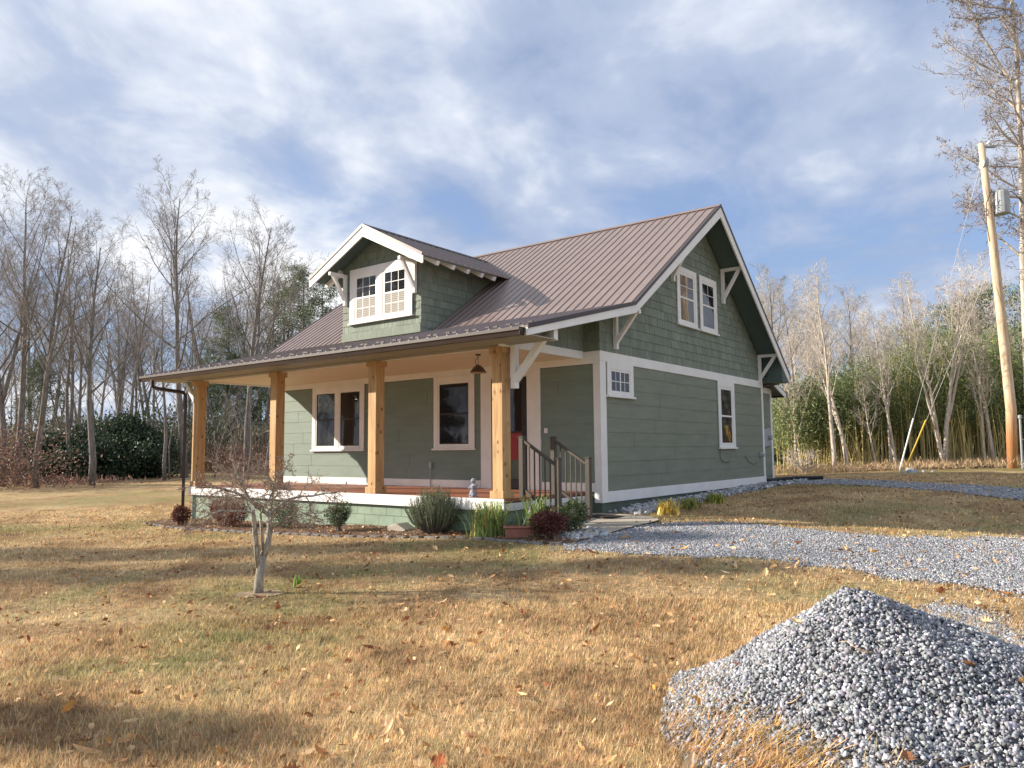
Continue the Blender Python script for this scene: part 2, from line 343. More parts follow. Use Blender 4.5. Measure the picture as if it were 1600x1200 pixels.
BXF = np.array([(0, 2, 1), (0, 3, 2), (4, 5, 6), (4, 6, 7), (0, 1, 5), (0, 5, 4), (1, 2, 6), (1, 6, 5), (2, 3, 7), (2, 7, 6), (3, 0, 4), (3, 4, 7)])
def chips(name, P, S, mat, cols, parent=None):           # angular crushed stones
    n = len(P); Rm = rotmats(n); sc = np.stack([S, S * RNG.uniform(.55, .95, n), S * RNG.uniform(.4, .8, n)], 1)
    B = (BXV[None] + RNG.uniform(-.42, .42, (n, 8, 3))) * sc[:, None, :]
    V = np.einsum('nij,nkj->nki', Rm, B) + P[:, None, :]
    F = BXF[None] + (np.arange(n) * 8)[:, None, None]
    return npmesh(name, V.reshape(-1, 3), F.reshape(-1, 3), mat, np.repeat(cols, 8, 0), parent)
def leaves(P, D, L, Wd, cols):        # rhombic leaves: P base, D direction
    n = len(P); D = D / (np.linalg.norm(D, axis=1)[:, None] + 1e-9); k = RNG.normal(size=(n, 3)); s = np.cross(D, k); s /= (np.linalg.norm(s, axis=1)[:, None] + 1e-9)
    L = np.broadcast_to(L, (n,))[:, None]; Wd = np.broadcast_to(Wd, (n,))[:, None]
    V = np.stack([P, P + D * L * .5 + s * Wd * .5, P + D * L, P + D * L * .5 - s * Wd * .5], 1).reshape(-1, 3)
    return V, np.arange(4 * n).reshape(n, 4), np.repeat(cols, 4, 0)
def rcol(n, lo=.6, hi=1.4, tint=.12):
    return RNG.uniform(lo, hi, (n, 1)) * RNG.uniform(1 - tint, 1 + tint, (n, 3))

# ================================================================== HOUSE
H = empty('house', (0, 0, 0), 'sage green craftsman house with brown metal roof, dormer and cedar post porch', 'house')
XL, XR, DEP = -10.6, 0.0, 9.2
RL, RR = -11.38, .65
RP = [(-3.26, 2.77), (.32, 3.67), (4.86, 6.79), (9.75, 2.96)]
def zr(y):
    for (a, b), (c, d) in zip(RP, RP[1:]):
        if y <= c: return b + (d - b) * (y - a) / (c - a)
    return RP[-1][1]
m = MB(); m.box(XL, XR - .012, .012, DEP, -1.0, 2.7); m.build('wall_core', 'foundation_paint', H)
m = MB(); m.box(XL, XR - .004, .006, DEP - .01, -1.1, -.2); m.build('foundation', 'foundation_paint', H)
m = MB(); m.prism([(.02, 2.7), (DEP, 2.7), (DEP, zr(DEP) - .1), (4.86, 6.69), (.32, 3.57), (.02, 3.49)], 0, XL, XR - .012); m.build('gable_core', 'shingle', H)
def mapper(kind, c):
    # (a along, o outward, z) -> world
    return {'front': lambda a, o, z: (a, c - o, z), 'side': lambda a, o, z: (c + o, a, z), 'left': lambda a, o, z: (c - o, a, z)}[kind]
def pbox(mb, M, a0, a1, o0, o1, z0, z1, mi=0):
    p = M(a0, o0, z0); q = M(a1, o1, z1); mb.box(p[0], q[0], p[1], q[1], p[2], q[2], mi)
def lap(name, kind, c, a0, a1, z0, z1, course, mat, seams=True):
    M = mapper(kind, c); mb = MB(); z = z0
    while z < z1 - .01:
        zt = min(z + course, z1); cuts = [a0]
        if seams:
            x = a0 + random.uniform(.8, 3.4)
            while x < a1 - .6: cuts.append(x); x += 3.66
        cuts.append(a1)
        for s, e in zip(cuts, cuts[1:]):
            e2 = e - (.009 if e < a1 else 0); k = random.uniform(.95, 1.05)
            o1 = .0125; P = [M(s, o1, z), M(e2, o1, z), M(e2, .004, zt), M(s, .004, zt), M(s, 0, z), M(e2, 0, z), M(e2, 0, zt), M(s, 0, zt)]
            F = [(0, 1, 2, 3), (4, 5, 1, 0), (1, 5, 6, 2), (4, 0, 3, 7), (3, 2, 6, 7)]
            if kind == 'side': F = [f for f in F]
            mb.add(P, F, 0, (k, k, k))
        z = zt
    return mb.build(name, mat, H)
def shingles(name, kind, c, a0, a1, z0, top, course=.19, mat='shingle', wmin=.10, wmax=.24, parent=None, low=None):
    M = mapper(kind, c); mb = MB(); z = z0; zmax = max(top(a0 + (a1 - a0) * i / 40) for i in range(41))
    while z < zmax:
        a = a0
        while a < a1 - .01:
            w = random.uniform(wmin, wmax); e = min(a + w, a1); g = .005
            t0, t1 = top(a), top(e - g); lo = low(0.5 * (a + e)) if low else -9
            z0_ = z + random.uniform(-.006, .006)
            if max(t0, t1) > z0_ + .01 and z + course > lo:
                za, zb = min(z + course + .01, max(t0, z0_)), min(z + course + .01, max(t1, z0_)); k = random.uniform(.86, 1.12); o1 = .018 + random.uniform(-.003, .003)
                P = [M(a, o1, z0_), M(e - g, o1, z0_), M(e - g, .003, zb), M(a, .003, za), M(a, 0, z0_), M(e - g, 0, z0_), M(e - g, 0, zb), M(a, 0, za)]
                mb.add(P, [(0, 1, 2, 3), (4, 5, 1, 0), (1, 5, 6, 2), (4, 0, 3, 7)], 0, (k, k * random.uniform(.98, 1.02), k))
            a = e
        z += course
    return mb.build(name, mat, parent or H)
lap('front_wall', 'front', 0, XL, -.14, .17, 2.5, .29, 'front_siding')
lap('side_wall', 'side', 0, .22, DEP - .1, 0, 2.55, .29, 'siding')
shingles('gable_shingles', 'side', 0, 0, DEP, 2.75, lambda y: zr(y) - .09, .195)
shingles('upper_front_shingles', 'front', 0, -.36, 0, 2.75, lambda x: 3.5, .195)
m = MB(); m.prism([(-2.9, 2.76), (-.001, 2.76), (-.001, 3.52), (-2.9, zr(-2.9) - .06)], 0, -.40, -.365); m.build('porch_gable_wall', 'shingle', H)
shingles('porch_gable_shingles', 'side', -.365, -2.75, -.005, 2.765, lambda y: zr(y) - .07, .195)
# white trim
m = MB()
m.box(-.002, .028, -.028, DEP + .03, 2.55, 2.75); m.box(-.36, -.003, -.030, -.001, 2.50, 2.747)     # frieze
m.box(XL, -.362, -.028, -.0005, 2.50, 2.64)
m.split('frieze_board', 'white_paint', H, bevel=.004)
m = MB(); m.box(.0005, .024, -.026, .20, .001, 2.549); m.box(-.14, -.0005, -.024, -.001, .001, 2.499); m.box(.0005, .024, DEP - .10, DEP + .025, .001, 2.549); m.box(XL, XL + .14, -.024, -.001, .001, 2.499)
m.split('corner_board', 'white_paint', H, bevel=.004)
m = MB(); m.box(.0, .034, -.034, DEP + .035, -.209, 0.0); m.box(-.145, -.001, -.034, -.001, -.209, -.001); m.split('side_base_board', 'white_paint', H, bevel=.005)
m = MB(); m.box(XL + .14, -3.02, -.026, -.001, .002, .17); m.box(-1.40, -.141, -.026, -.001, .002, .17); m.split('front_base_board', 'white_paint', H, bevel=.004)
# ---- windows
def window(kind, c, a0, a1, z0, z1, units=1, cas=.12, grid=None, dark=False, slider=False, blind=False, name='window'):
    M = mapper(kind, c); k = MB(); ws = .018; sg = .05 if slider else .0
    pbox(k, M, a0, a0 + cas, ws, .045, z0 + .04, z1); pbox(k, M, a1 - cas, a1, ws, .045, z0 + .04, z1); pbox(k, M, a0 + cas, a1 - cas, ws, .045, z1 - cas, z1)
    cells = []; inner0, inner1 = a0 + cas, a1 - cas; mull = (.20 if cas > .15 else .14) if units > 1 else 0; wu = (inner1 - inner0 - mull * (units - 1)) / units
    for i in range(units):
        s = inner0 + i * (wu + mull); cells.append((s, s + wu))
        if i: pbox(k, M, s - mull, s, ws, .045, z0 + .04, z1 - cas)
    w = k.build(name, 'white_paint', H, bevel=.004)
    k = MB(); pbox(k, M, a0 - .03, a1 + .03, ws - .002, .085, z0, z0 + .04); pbox(k, M, a0 + cas, a1 - cas, ws, .04, z0 + .041, z0 + .09); k.build('sill', 'white_paint', w, bevel=.004)
    b0, b1 = z0 + .091, z1 - cas
    k = MB(); sd = MB(); gl = MB(); bls = []
    for s, e in cells:
        fr = .045
        for (x0, x1, y0, y1) in ((s, s + fr, b0, b1), (e - fr, e, b0, b1), (s + fr, e - fr, b1 - fr, b1), (s + fr, e - fr, b0, b0 + fr)): pbox(k, M, x0, x1, ws, .034, y0, y1)
        s2, e2, c0, c1 = s + fr, e - fr, b0 + fr, b1 - fr; mid = (c0 + c1) / 2
        tgt = sd
        th = .022
        if slider:
            mm = (s2 + e2) / 2; pbox(tgt, M, mm - .02, mm + .02, ws, .031, c0, c1)
            for x in (0.25, .75): xx = s2 + (e2 - s2) * x; pbox(tgt, M, xx - .008, xx + .008, ws, .028, c0, c1)
            pbox(tgt, M, s2, e2, ws, .0275, mid - .008, mid + .008)
            pbox(gl, M, s2, e2, ws - .004, .024, c0, c1)
        else:
            pbox(tgt, M, s2, e2, ws, .032, mid - th, mid + th)
            for (x0, x1) in ((s2, s2 + th), (e2 - th, e2)): pbox(tgt, M, x0, x1, ws, .031, c0, c1)
            pbox(tgt, M, s2 + th, e2 - th, ws, .031, c1 - th, c1); pbox(tgt, M, s2 + th, e2 - th, ws, .0305, c0, c0 + th)
            if grid:
                nx, nz = grid
                for (y0, y1) in (((mid + th, c1 - th), (c0 + th, mid - th)) if blind else ((mid + th, c1 - th),)):
                    for i in range(1, nx): xx = s2 + (e2 - s2) * i / nx; pbox(tgt, M, xx - .008, xx + .008, ws, .027, y0, y1)
                    for i in range(1, nz): zz = y0 + (y1 - y0) * i / nz; pbox(tgt, M, s2 + th, e2 - th, ws, .0265, zz - .008, zz + .008)
            pbox(gl, M, s2 + .001, e2 - .001, ws - .004, .023, c0, c1)
            if blind:
                zz = c0 + .03; bl = MB(); bls.append(bl)
                while zz < mid - .03: pbox(bl, M, s2 + .03, e2 - .03, .0235, .0255, zz, zz + .040); zz += .046
    k.build('frame', 'white_paint', w); sd.build('sash', 'dark_frame' if dark else 'white_paint', w); gl.build('pane', 'window_glass', w)
    for bl in bls: bl.build('blind', 'blind', w)
    return w
window('front', 0, -8.80, -6.77, .83, 2.50, 2, .13, dark=True)
window('front', 0, -4.40, -3.18, .83, 2.50, 1, .13, dark=True)
window('side', 0, .225, 1.30, 1.85, 2.549, 1, .13, slider=True)
window('side', 0, 5.82, 6.93, .80, 2.549, 1, .14)
window('side', 0, 3.56, 4.67, 3.71, 5.14, 1, .12, grid=(2, 2))
window('side', 0, 4.86, 5.93, 3.71, 5.14, 1, .12, grid=(2, 2))
# ---- entrance door
m = MB(); M = mapper('front', 0)
pbox(m, M, -3.0, -2.70, .001, .04, .002, 2.499); pbox(m, M, -1.75, -1.41, .001, .04, .002, 2.499); pbox(m, M, -2.70, -1.75, .001, .04, 2.36, 2.499)
m.split('door_casing', 'white_paint', H, bevel=.004)
m = MB()
for a in ((-2.69, -2.57, .02, 2.35), (-1.88, -1.76, .02, 2.35), (-2.57, -1.88, 2.20, 2.35), (-2.57, -1.88, .02, .22), (-2.57, -1.88, 1.18, 1.22)): pbox(m, M, a[0], a[1], .001, .045, a[2], a[3])
door = m.build('door', 'dark_frame', H, bevel=.004)
m = MB(); pbox(m, M, -2.57, -1.88, .001, .028, .61, 1.18); pbox(m, M, -2.45, -2.0, .028, .034, .70, 1.05); m.build('inner_panel', 'red_door', door, bevel=.01)
m = MB(); pbox(m, M, -2.57, -1.88, .001, .028, .22, .61); m.build('reflection_panel', 'foundation_paint', door)  # dark panel colour stands in for a reflection in the lower door glass
m = MB(); pbox(m, M, -2.57, -1.88, .001, .03, 1.22, 2.20); m.build('door_pane', 'window_glass', door)
m = MB(); m.tube([(-1.84, -.045, 1.02), (-1.84, -.09, 1.02), (-1.95, -.10, 1.02)], .012, 6); m.box(-1.86, -1.82, -.055, -.045, .95, 1.12); m.build('handle', 'bronze', door)
# ---- porch
m = MB(); m.box(-10.28, -.36, -2.60, -.03, -.06, 0.0); deck = m.build('porch_deck', 'deck_wood', H, bevel=.004)
m = MB(); m.box(-10.26, -.38, -2.575, -2.55, -.205, -.061); m.box(-.385, -.362, -2.55, -.03, -.205, -.078); m.box(-10.26, -10.235, -2.55, -.03, -.205, -.061); m.split('porch_fascia', 'white_paint', H)
m = MB(); m.box(-10.28, -.36, -2.612, -2.601, -.20, .002); m.build('front_fascia_board', 'white_paint', H)
m = MB(); m.box(-10.24, -.40, -2.535, -.05, -1.2, -.21); m.build('porch_foundation', 'block', H)
m = MB(); m.box(RL + .1, RR - .04, -3.25, -2.42, 2.632, 2.65); m.build('eave_soffit', 'taupe', H)
m = MB(); m.box(-10.3, -.41, -2.62, -2.42, 2.612, 2.631); m.box(-10.3, -.41, -2.66, -2.645, 2.612, 2.76); m.split('porch_beam', 'taupe', H)
m = MB(); m.box(-10.3, -.41, -2.419, -.029, 2.64, 2.66); m.build('porch_ceiling', 'ceiling', H)
m = MB(); m.box(-.42, -.345, -2.66, -.032, 2.60, 2.758); m.box(-10.32, -10.25, -2.66, -.032, 2.60, 2.758); m.box(-10.25, -.42, -2.44, -2.41, 2.60, 2.639); m.split('end_beam', 'white_paint', H, bevel=.004)
for x in (-10.18, -6.95, -3.70, -.54):
    m = MB(); m.box(x - .115, x + .115, -2.575 + .03, -2.345 + .03, .0, 2.62); p = m.build('porch_post', 'cedar', H, bevel=.008)
    m = MB(); m.box(x - .15, x + .15, -2.61 + .03, -2.31 + .03, .001, .13); m.build('post_base', 'cedar', p, bevel=.006)
    m = MB(); m.box(x - .15, x + .15, -2.61 + .03, -2.31 + .03, 2.50, 2.612); m.build('post_cap', 'cedar', p, bevel=.006)
# ---- brackets
def bracket(P, out, L, dz, w=.085, name='gable_bracket'):
    P = np.array(P, float); o = np.array(out, float); up = np.array([0, 0, 1.]); side = np.cross(o, up); m = MB()
    m.bar(P + o * w / 2, P + o * w / 2 - up * dz, w, w, up=side); m.bar(P + o * w - up * w / 2, P + o * L - up * w / 2, w, w, up=up)
    m.bar(P + o * (w * .6) - up * (dz - w * 1.6), P + o * (L - w * 1.1) - up * (w * .55), w * .96, w * .96, up=side)
    return m.build(name, 'white_paint', H, bevel=.004)
for y, zt, dz in ((.56, zr(.56) - .26, .75), (3.30, zr(3.30) - .10, .93), (6.33, zr(6.33) - .09, .93), (8.93, zr(8.93) - .10, .82)): bracket((.018, y, zt), (1, 0, 0), .60, dz)
def porch_bracket(x, s):
    m = MB(); m.box(x, x + s * .10, -2.42, -2.30, 1.88, 2.74); m.bar((x + s * .07, -2.36, 2.02), (x + s * .86, -2.36, 2.90), .11, .11, up=(0, 1, 0)); m.box(x + s * .78, x + s * .92, -2.42, -2.30, 2.64, 2.92)
    m.build('porch_bracket', 'white_paint', H, bevel=.005)
porch_bracket(-.344, 1); porch_bracket(-10.32, -1)
# ---- main roof
def offs(P, d): return [(y, z + d) for y, z in P]
m = MB(); m.prism(offs(RP, 0) + offs(RP, -.03)[::-1], 0, RL, RR)
roof = m.build('roof', 'roof_metal', H)
m = MB(); nx = int((RR - RL) / .2286)
for i in range(nx + 1):
    x = RL + .04 + i * .2286
    for (a, b), (c, d) in zip(RP, RP[1:]):
        m.add([(x - .022, a, b), (x + .022, a, b), (x + .010, a, b + .022), (x - .010, a, b + .022), (x - .022, c, d), (x + .022, c, d), (x + .010, c, d + .022), (x - .010, c, d + .022)],
              [(0, 3, 2, 1), (4, 5, 6, 7), (0, 4, 7, 3), (3, 7, 6, 2), (2, 6, 5, 1)])
m.build('standing_ribs', 'roof_metal', roof)
m = MB(); m.bar((RL - .01, 4.80, 6.775), (RR + .01, 4.80, 6.775), .14, .014, up=(0, -.56, .82)); m.bar((RL - .01, 4.93, 6.765), (RR + .01, 4.93, 6.765), .14, .016, up=(0, .62, .79)); m.tube([(RL - .01, 4.86, 6.805), (RR + .01, 4.86, 6.805)], .015, 6)
m.build('ridge_cap', 'roof_metal', roof)
m = MB()
for (a, b), (c, d) in zip(RP, RP[1:]):
    for xx in (RR + .001, RL - .013):
        m.add([(xx, a, b + .028), (xx + .012, a, b + .028), (xx + .012, a, b - .05), (xx, a, b - .05), (xx, c, d + .028), (xx + .012, c, d + .028), (xx + .012, c, d - .05), (xx, c, d - .05)], [(0, 3, 2, 1), (4, 5, 6, 7), (0, 4, 7, 3), (1, 2, 6, 5), (0, 1, 5, 4), (3, 7, 6, 2)])
        x2 = xx - .05 if xx > 0 else xx + .012
        m.add([(x2, a, b + .012), (x2 + .05, a, b + .012), (x2 + .05, a, b + .026), (x2, a, b + .026), (x2, c, d + .012), (x2 + .05, c, d + .012), (x2 + .05, c, d + .026), (x2, c, d + .026)], [(0, 1, 2, 3), (4, 7, 6, 5), (0, 4, 5, 1), (1, 5, 6, 2), (2, 6, 7, 3), (3, 7, 4, 0)])
m.split('rake_trim', 'brown_metal', roof)
m = MB()
for xa, xb in ((RR - .036, RR - .002), (RL + .002, RL + .036)):
    t_ = offs(RP, -.032); bt = [(-3.26, 2.77 - .16), (.35, 3.67 - .20), (4.86, 6.79 - .30), (9.72, 2.96 - .27)]
    m.prism([t_[0], t_[1], bt[1], bt[0]], 0, xa, xb); m.prism([t_[1], t_[2], bt[2], bt[1]], 0, xa, xb); m.prism([t_[2], t_[3], bt[3], bt[2]], 0, xa, xb)
m.split('rake_fascia', 'white_paint', H)
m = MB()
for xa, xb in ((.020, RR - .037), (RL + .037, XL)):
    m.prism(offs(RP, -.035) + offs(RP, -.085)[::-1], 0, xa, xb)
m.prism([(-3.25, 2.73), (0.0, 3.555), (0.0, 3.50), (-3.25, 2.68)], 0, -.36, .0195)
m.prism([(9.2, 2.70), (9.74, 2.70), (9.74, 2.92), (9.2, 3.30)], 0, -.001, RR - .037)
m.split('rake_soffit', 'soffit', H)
# gutters and downspouts
def gutter(y, z, x0, x1, s, name='gutter'):
    prof = [(0, 0), (0, -.13), (s * .08, -.13), (s * .105, -.07), (s * .13, -.05), (s * .13, 0), (s * .118, 0), (s * .118, -.045), (s * .092, -.065), (s * .07, -.118), (s * .012, -.118), (s * .012, 0)]
    m = MB(); m.prism([(y + a, z + b) for a, b in prof], 0, x0, x1)
    for xx in (x0, x1 - .006): m.box(xx, xx + .006, y + s * .005, y + s * .12, z - .125, z - .003)
    return m.build(name, 'brown_metal', H)
gutter(-3.262, 2.745, RL, RR - .07, -1); gutter(9.752, 2.93, RL, RR - .01, 1)
def spout(path, name='downspout', mat='brown_metal'):
    m = MB(); m.tube(path, .05, 4, rot=math.pi / 4); return m.build(name, mat, H)
spout([(-10.85, -3.32, 2.63), (-10.85, -3.32, 2.47), (-10.78, -3.22, 2.42), (-10.42, -2.74, 2.33), (-10.38, -2.69, 2.24), (-10.38, -2.69, .5), (-10.38, -2.69, -.78)])
spout([(.30, 9.84, 2.82), (.30, 9.80, 2.72), (.0, 9.30, 2.62), (-.09, 9.26, 2.50), (-.09, 9.26, .8), (-.09, 9.26, -.18)])
k = 0
for i in range(2, nx - 1, 2):
    x = RL + .04 + i * .2286
    m = MB()
    for j, (dx, y) in enumerate(((.115, -2.92), (.23, -2.72))):
        z = zr(y); m.box(x + dx - .045, x + dx + .045, y - .02, y + .02, z + .0, z + .036); m.box(x + dx - .045, x + dx + .045, y - .05, y - .0205, z - .02, z + .0)
    m.build('snow_guard', 'brown_metal', roof)
# ---- dormer
DX0, DX1, DC, DR = -7.66, -4.84, -6.25, 6.32; DE, DS = 2.03, .515; DY = -.60
def dz_(x): return DR - DS * abs(x - DC)
def ymain(z): return .32 + (z - 3.67) / .6872
m = MB(); zt = dz_(DX1) - .05
m.prism([(.02, 3.6), (.02, zt), (ymain(zt), zt)], 0, DX0 + .01, DX1 - .01); m.prism([(DX0 + .01, zt), (DC, DR - .06), (DX1 - .01, zt)], 1, .02, 3.6); m.build('dormer_core', 'shingle', H)
def dtop(x): return dz_(x) - .06
sh = shingles('dormer_shingles', 'front', .018, DX0, DX1, 3.66, dtop, .18, wmin=.08, wmax=.17)
shingles('dormer_side_shingles', 'side', DX1 - .012, .0, 2.9, 3.55, lambda y: zt, .185, wmin=.15, wmax=.33, low=lambda y: zr(y) - .1)
m = MB(); m.box(DX0, DX1, -.03, -.002, 3.62, 3.83); m.build('dormer_skirt', 'shingle', H)
M = 'front'
window('front', -.004, -7.34, -5.10, 4.03, 5.46, 2, .19, grid=(3, 2), blind=True, name='dormer_window')
droof = None
m = MB()
for s in (-1, 1):
    xe = DC + s * DE; ze = dz_(xe); yr_, ye_ = ymain(DR) + .03, ymain(ze) + .03
    T = [(DC, DY, DR), (xe, DY, ze), (xe, ye_, ze), (DC, yr_, DR)]; B_ = [(x, y, z - .03) for x, y, z in T]
    m.add(T + B_, [(0, 1, 2, 3), (7, 6, 5, 4), (0, 4, 5, 1), (1, 5, 6, 2), (2, 6, 7, 3)])
droof = m.build('dormer_roof', 'roof_metal', H)
m = MB()
for s in (-1, 1):
    y = DY + .04
    while y < ymain(DR) - .02:
        xe = DC + s * DE; ze = dz_(xe); ye = ymain(ze); f = 1.0 if y < ye else 1 - (y - ye) / (ymain(DR) - ye)
        # rib runs from the ridge down to the eave, or down to the valley
        xa, za, xb, zb = DC, DR, DC + s * DE * f, DR - DS * DE * f
        m.add([(xa, y - .022, za), (xa, y + .022, za), (xa, y + .01, za + .022), (xa, y - .01, za + .022), (xb, y - .022, zb), (xb, y + .022, zb), (xb, y + .01, zb + .022), (xb, y - .01, zb + .022)],
              [(0, 3, 2, 1), (4, 5, 6, 7), (0, 4, 7, 3), (3, 7, 6, 2), (2, 6, 5, 1)]); y += .2286
m.build('dormer_ribs', 'roof_metal', droof)
m = MB(); m.tube([(DC, DY - .01, DR + .02), (DC, ymain(DR), DR + .02)], .025, 6)
for s in (-1, 1): m.bar((DC + s * .07, DY - .01, DR - .015), (DC + s * .07, ymain(DR), DR - .015), .14, .02, up=(s * .45, 0, .89))
for s in (-1, 1):
    m.bar((DC, DY - .008, DR + .0), (DC + s * DE, DY - .008, dz_(DC + DE) + .0), .014, .07, up=(0, 0, 1))
    # valley flashing
    m.bar((DC, ymain(DR), DR + .012), (DC + s * DE, ymain(dz_(DC + DE)), dz_(DC + DE) + .012), .10, .008, up=(0, -.5, .85))
m.build('dormer_trim', 'brown_metal', droof)
m = MB(); ft = DR - .035; eb = dz_(DC + DE) - .03
for s in (-1, 1):
    m.prism([(DC, ft), (DC + s * DE, eb), (DC + s * DE, eb - .17), (DC + s * DE - s * .02, eb - .185), (DC, ft - .24)], 1, DY + .004, DY + .04)
m.split('dormer_fascia', 'white_paint', H)
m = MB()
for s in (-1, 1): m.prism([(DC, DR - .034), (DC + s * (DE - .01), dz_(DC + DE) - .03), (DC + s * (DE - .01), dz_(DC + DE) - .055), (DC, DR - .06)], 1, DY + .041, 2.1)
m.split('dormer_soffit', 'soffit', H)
for i, y in enumerate((-.05, .50, 1.03, 1.56, 2.05)):
    for s in (-1, 1):
        m = MB(); xw = DX1 if s > 0 else DX0; m.bar((xw, y, dz_(xw) - .12), (DC + s * (DE - .03), y, dz_(DC + DE) - .115), .10, .11, up=(0, 0, 1)); m.build('rafter_tail', 'white_paint', H, bevel=.004)
bracket((-7.50, -.016, 5.36), (0, -1, 0), .56, .80); bracket((-5.00, -.016, 5.36), (0, -1, 0), .56, .80)
# ---- rear addition
AX = -.15
m = MB(); m.box(-8, AX - .012, DEP + .001, 10.4, -1, 2.55); m.build('rear_wall_core', 'siding', H)
M = mapper('side', AX); mb = MB(); z = 0
while z < 2.55:
    zt = min(z + .29, 2.55); P = [M(DEP, .016, z), M(10.3, .016, z), M(10.3, .004, zt), M(DEP, .004, zt), M(DEP, 0, z), M(10.3, 0, z)]; mb.add(P, [(0, 1, 2, 3), (4, 5, 1, 0)]); z = zt
mb.build('rear_wall', 'siding', H)
m = MB(); m.box(AX + .001, AX + .022, 10.28, 10.42, -.2, 2.6); m.box(AX + .001, AX + .024, DEP + .03, 10.28, 2.45, 2.62); m.split('rear_trim', 'white_paint', H)
RA = [(9.2, 3.035), (10.95, 2.50)]
m = MB(); m.prism(RA + offs(RA, -.03)[::-1], 0, -8.3, .16); m.build('rear_roof', 'roof_metal', H)
m = MB(); m.prism(offs(RA, -.031) + offs(RA, -.17)[::-1], 0, .125, .155); m.build('rear_fascia', 'white_paint', H)
m = MB(); m.prism(offs(RA, -.035) + offs(RA, -.08)[::-1], 0, -8.2, .124); m.build('rear_soffit', 'soffit', H); gutter(10.96, 2.50, -8.2, .15, 1)
m = MB(); m.box(AX + .017, AX + .12, 9.40, 9.62, .85, 1.37); em = m.build('meter_box', 'steel_grey', H, bevel=.01)
m = MB(); m.box(AX + .017, AX + .10, 9.68, 9.98, .88, 1.40); m.tube([(AX + .10, 9.83, 1.12), (AX + .19, 9.83, 1.12)], .075, 14); m.build('meter', 'steel_grey', H, bevel=.006)
m = MB(); m.tube([(.04, 8.86, .62), (.12, 8.86, .60)], .055, 10); m.box(.017, .045, 8.78, 8.94, .54, .70); m.build('dryer_vent', 'steel_grey', H)
m = MB(); m.box(-4.53, -4.45, -.07, -.017, .42, .56); ob = m.build('outlet_box', 'steel_grey', H, bevel=.006)
m = MB(); m.tube([(-4.49, -.05, .42), (-4.49, -.05, .01)], .012, 6); m.build('conduit', 'steel_grey', ob)
m = MB(); m.tube([(.03, 5.86, .79), (.028, 5.84, .62), (.03, 5.93, .50), (.028, 6.2, .455), (.028, 6.5, .46)], .006, 5); m.tube([(.03, 7.6, .60), (.028, 7.85, .44), (.03, 8.2, .36), (.028, 8.5, .40)], .006, 5); m.build('cable', 'black_wire', H)
m = MB(); m.box(-1.30, -1.235, -.06, -.017, 1.16, 1.26); m.build('doorbell', 'white_paint', H)
# ---- steps and stair railings
st = None
m = MB()
for y in (-2.04, -1.06):
    m = MB(); m.prism([(-.36, -.08), (-.36, -.9), (.42, -.9), (.42, -.42), (.05, -.23)], 1, y, y + .04)
    st = m.build('stair_stringer', 'white_paint', H)
m = MB(); m.box(-.358, .03, -2.06, -1.0, -.225, -.19); m.box(-.02, .38, -2.06, -1.0, -.415, -.38); m.split('stair_tread', 'deck_wood', st)
m = MB(); m.box(-.005, .012, -2.0, -1.06, -.38, -.226); m.box(-.357, -.345, -2.0, -1.06, -.19, -.07); m.split('stair_riser', 'white_paint', st)
def railing(y):
    def newel(x, z0, z1, nm='newel_post'):
        m = MB(); m.box(x - .045, x + .045, y - .045, y + .045, z0, z1 - .03); m.box(x - .056, x + .056, y - .056, y + .056, z1 - .03, z1 - .012); m.box(x - .04, x + .04, y - .04, y + .04, z1 - .012, z1)
        return m
    m = newel(-.405, 0.001, 1.07); root = m.build('stair_railing', 'railing', H, bevel=.004)
    newel(.345, -.48, .69).build('newel_post', 'railing', root, bevel=.004)
    m = MB(); m.bar((-.36, y, .98), (.30, y, .57), .06, .045); m.build('handrail', 'railing', root, bevel=.004)
    m = MB(); m.bar((-.36, y, .13), (.30, y, -.28), .045, .04); m.build('bottom_rail', 'railing', root)
    for k in range(5):
        x = -.25 + k * .11; zt_ = .98 - (x + .36) * .62; m = MB(); m.box(x - .010, x + .010, y - .010, y + .010, zt_ - .83, zt_ - .015); m.build('baluster', 'railing', root)
railing(-2.02); railing(-1.04)
# ================================================================== GROUND
g = np.sinh(np.linspace(-1, 1, 281) * 5.4); g = g / g.max() * 600
gx = g + 5; gy = g - 6
X, Y = np.meshgrid(gx, gy, indexing='ij'); Z = gz(X, Y) + .012 * np.sin(X * 1.7 + Y * .6) * np.sin(Y * 1.3 - X * .4)
nn = len(g); ii = np.arange(nn * nn).reshape(nn, nn)
F = np.stack([ii[:-1, :-1], ii[1:, :-1], ii[1:, 1:], ii[:-1, 1:]], -1).reshape(-1, 4)
tag(npmesh('lawn', np.stack([X, Y, Z], -1).reshape(-1, 3), F, 'lawn', smooth=True), kind='structure')
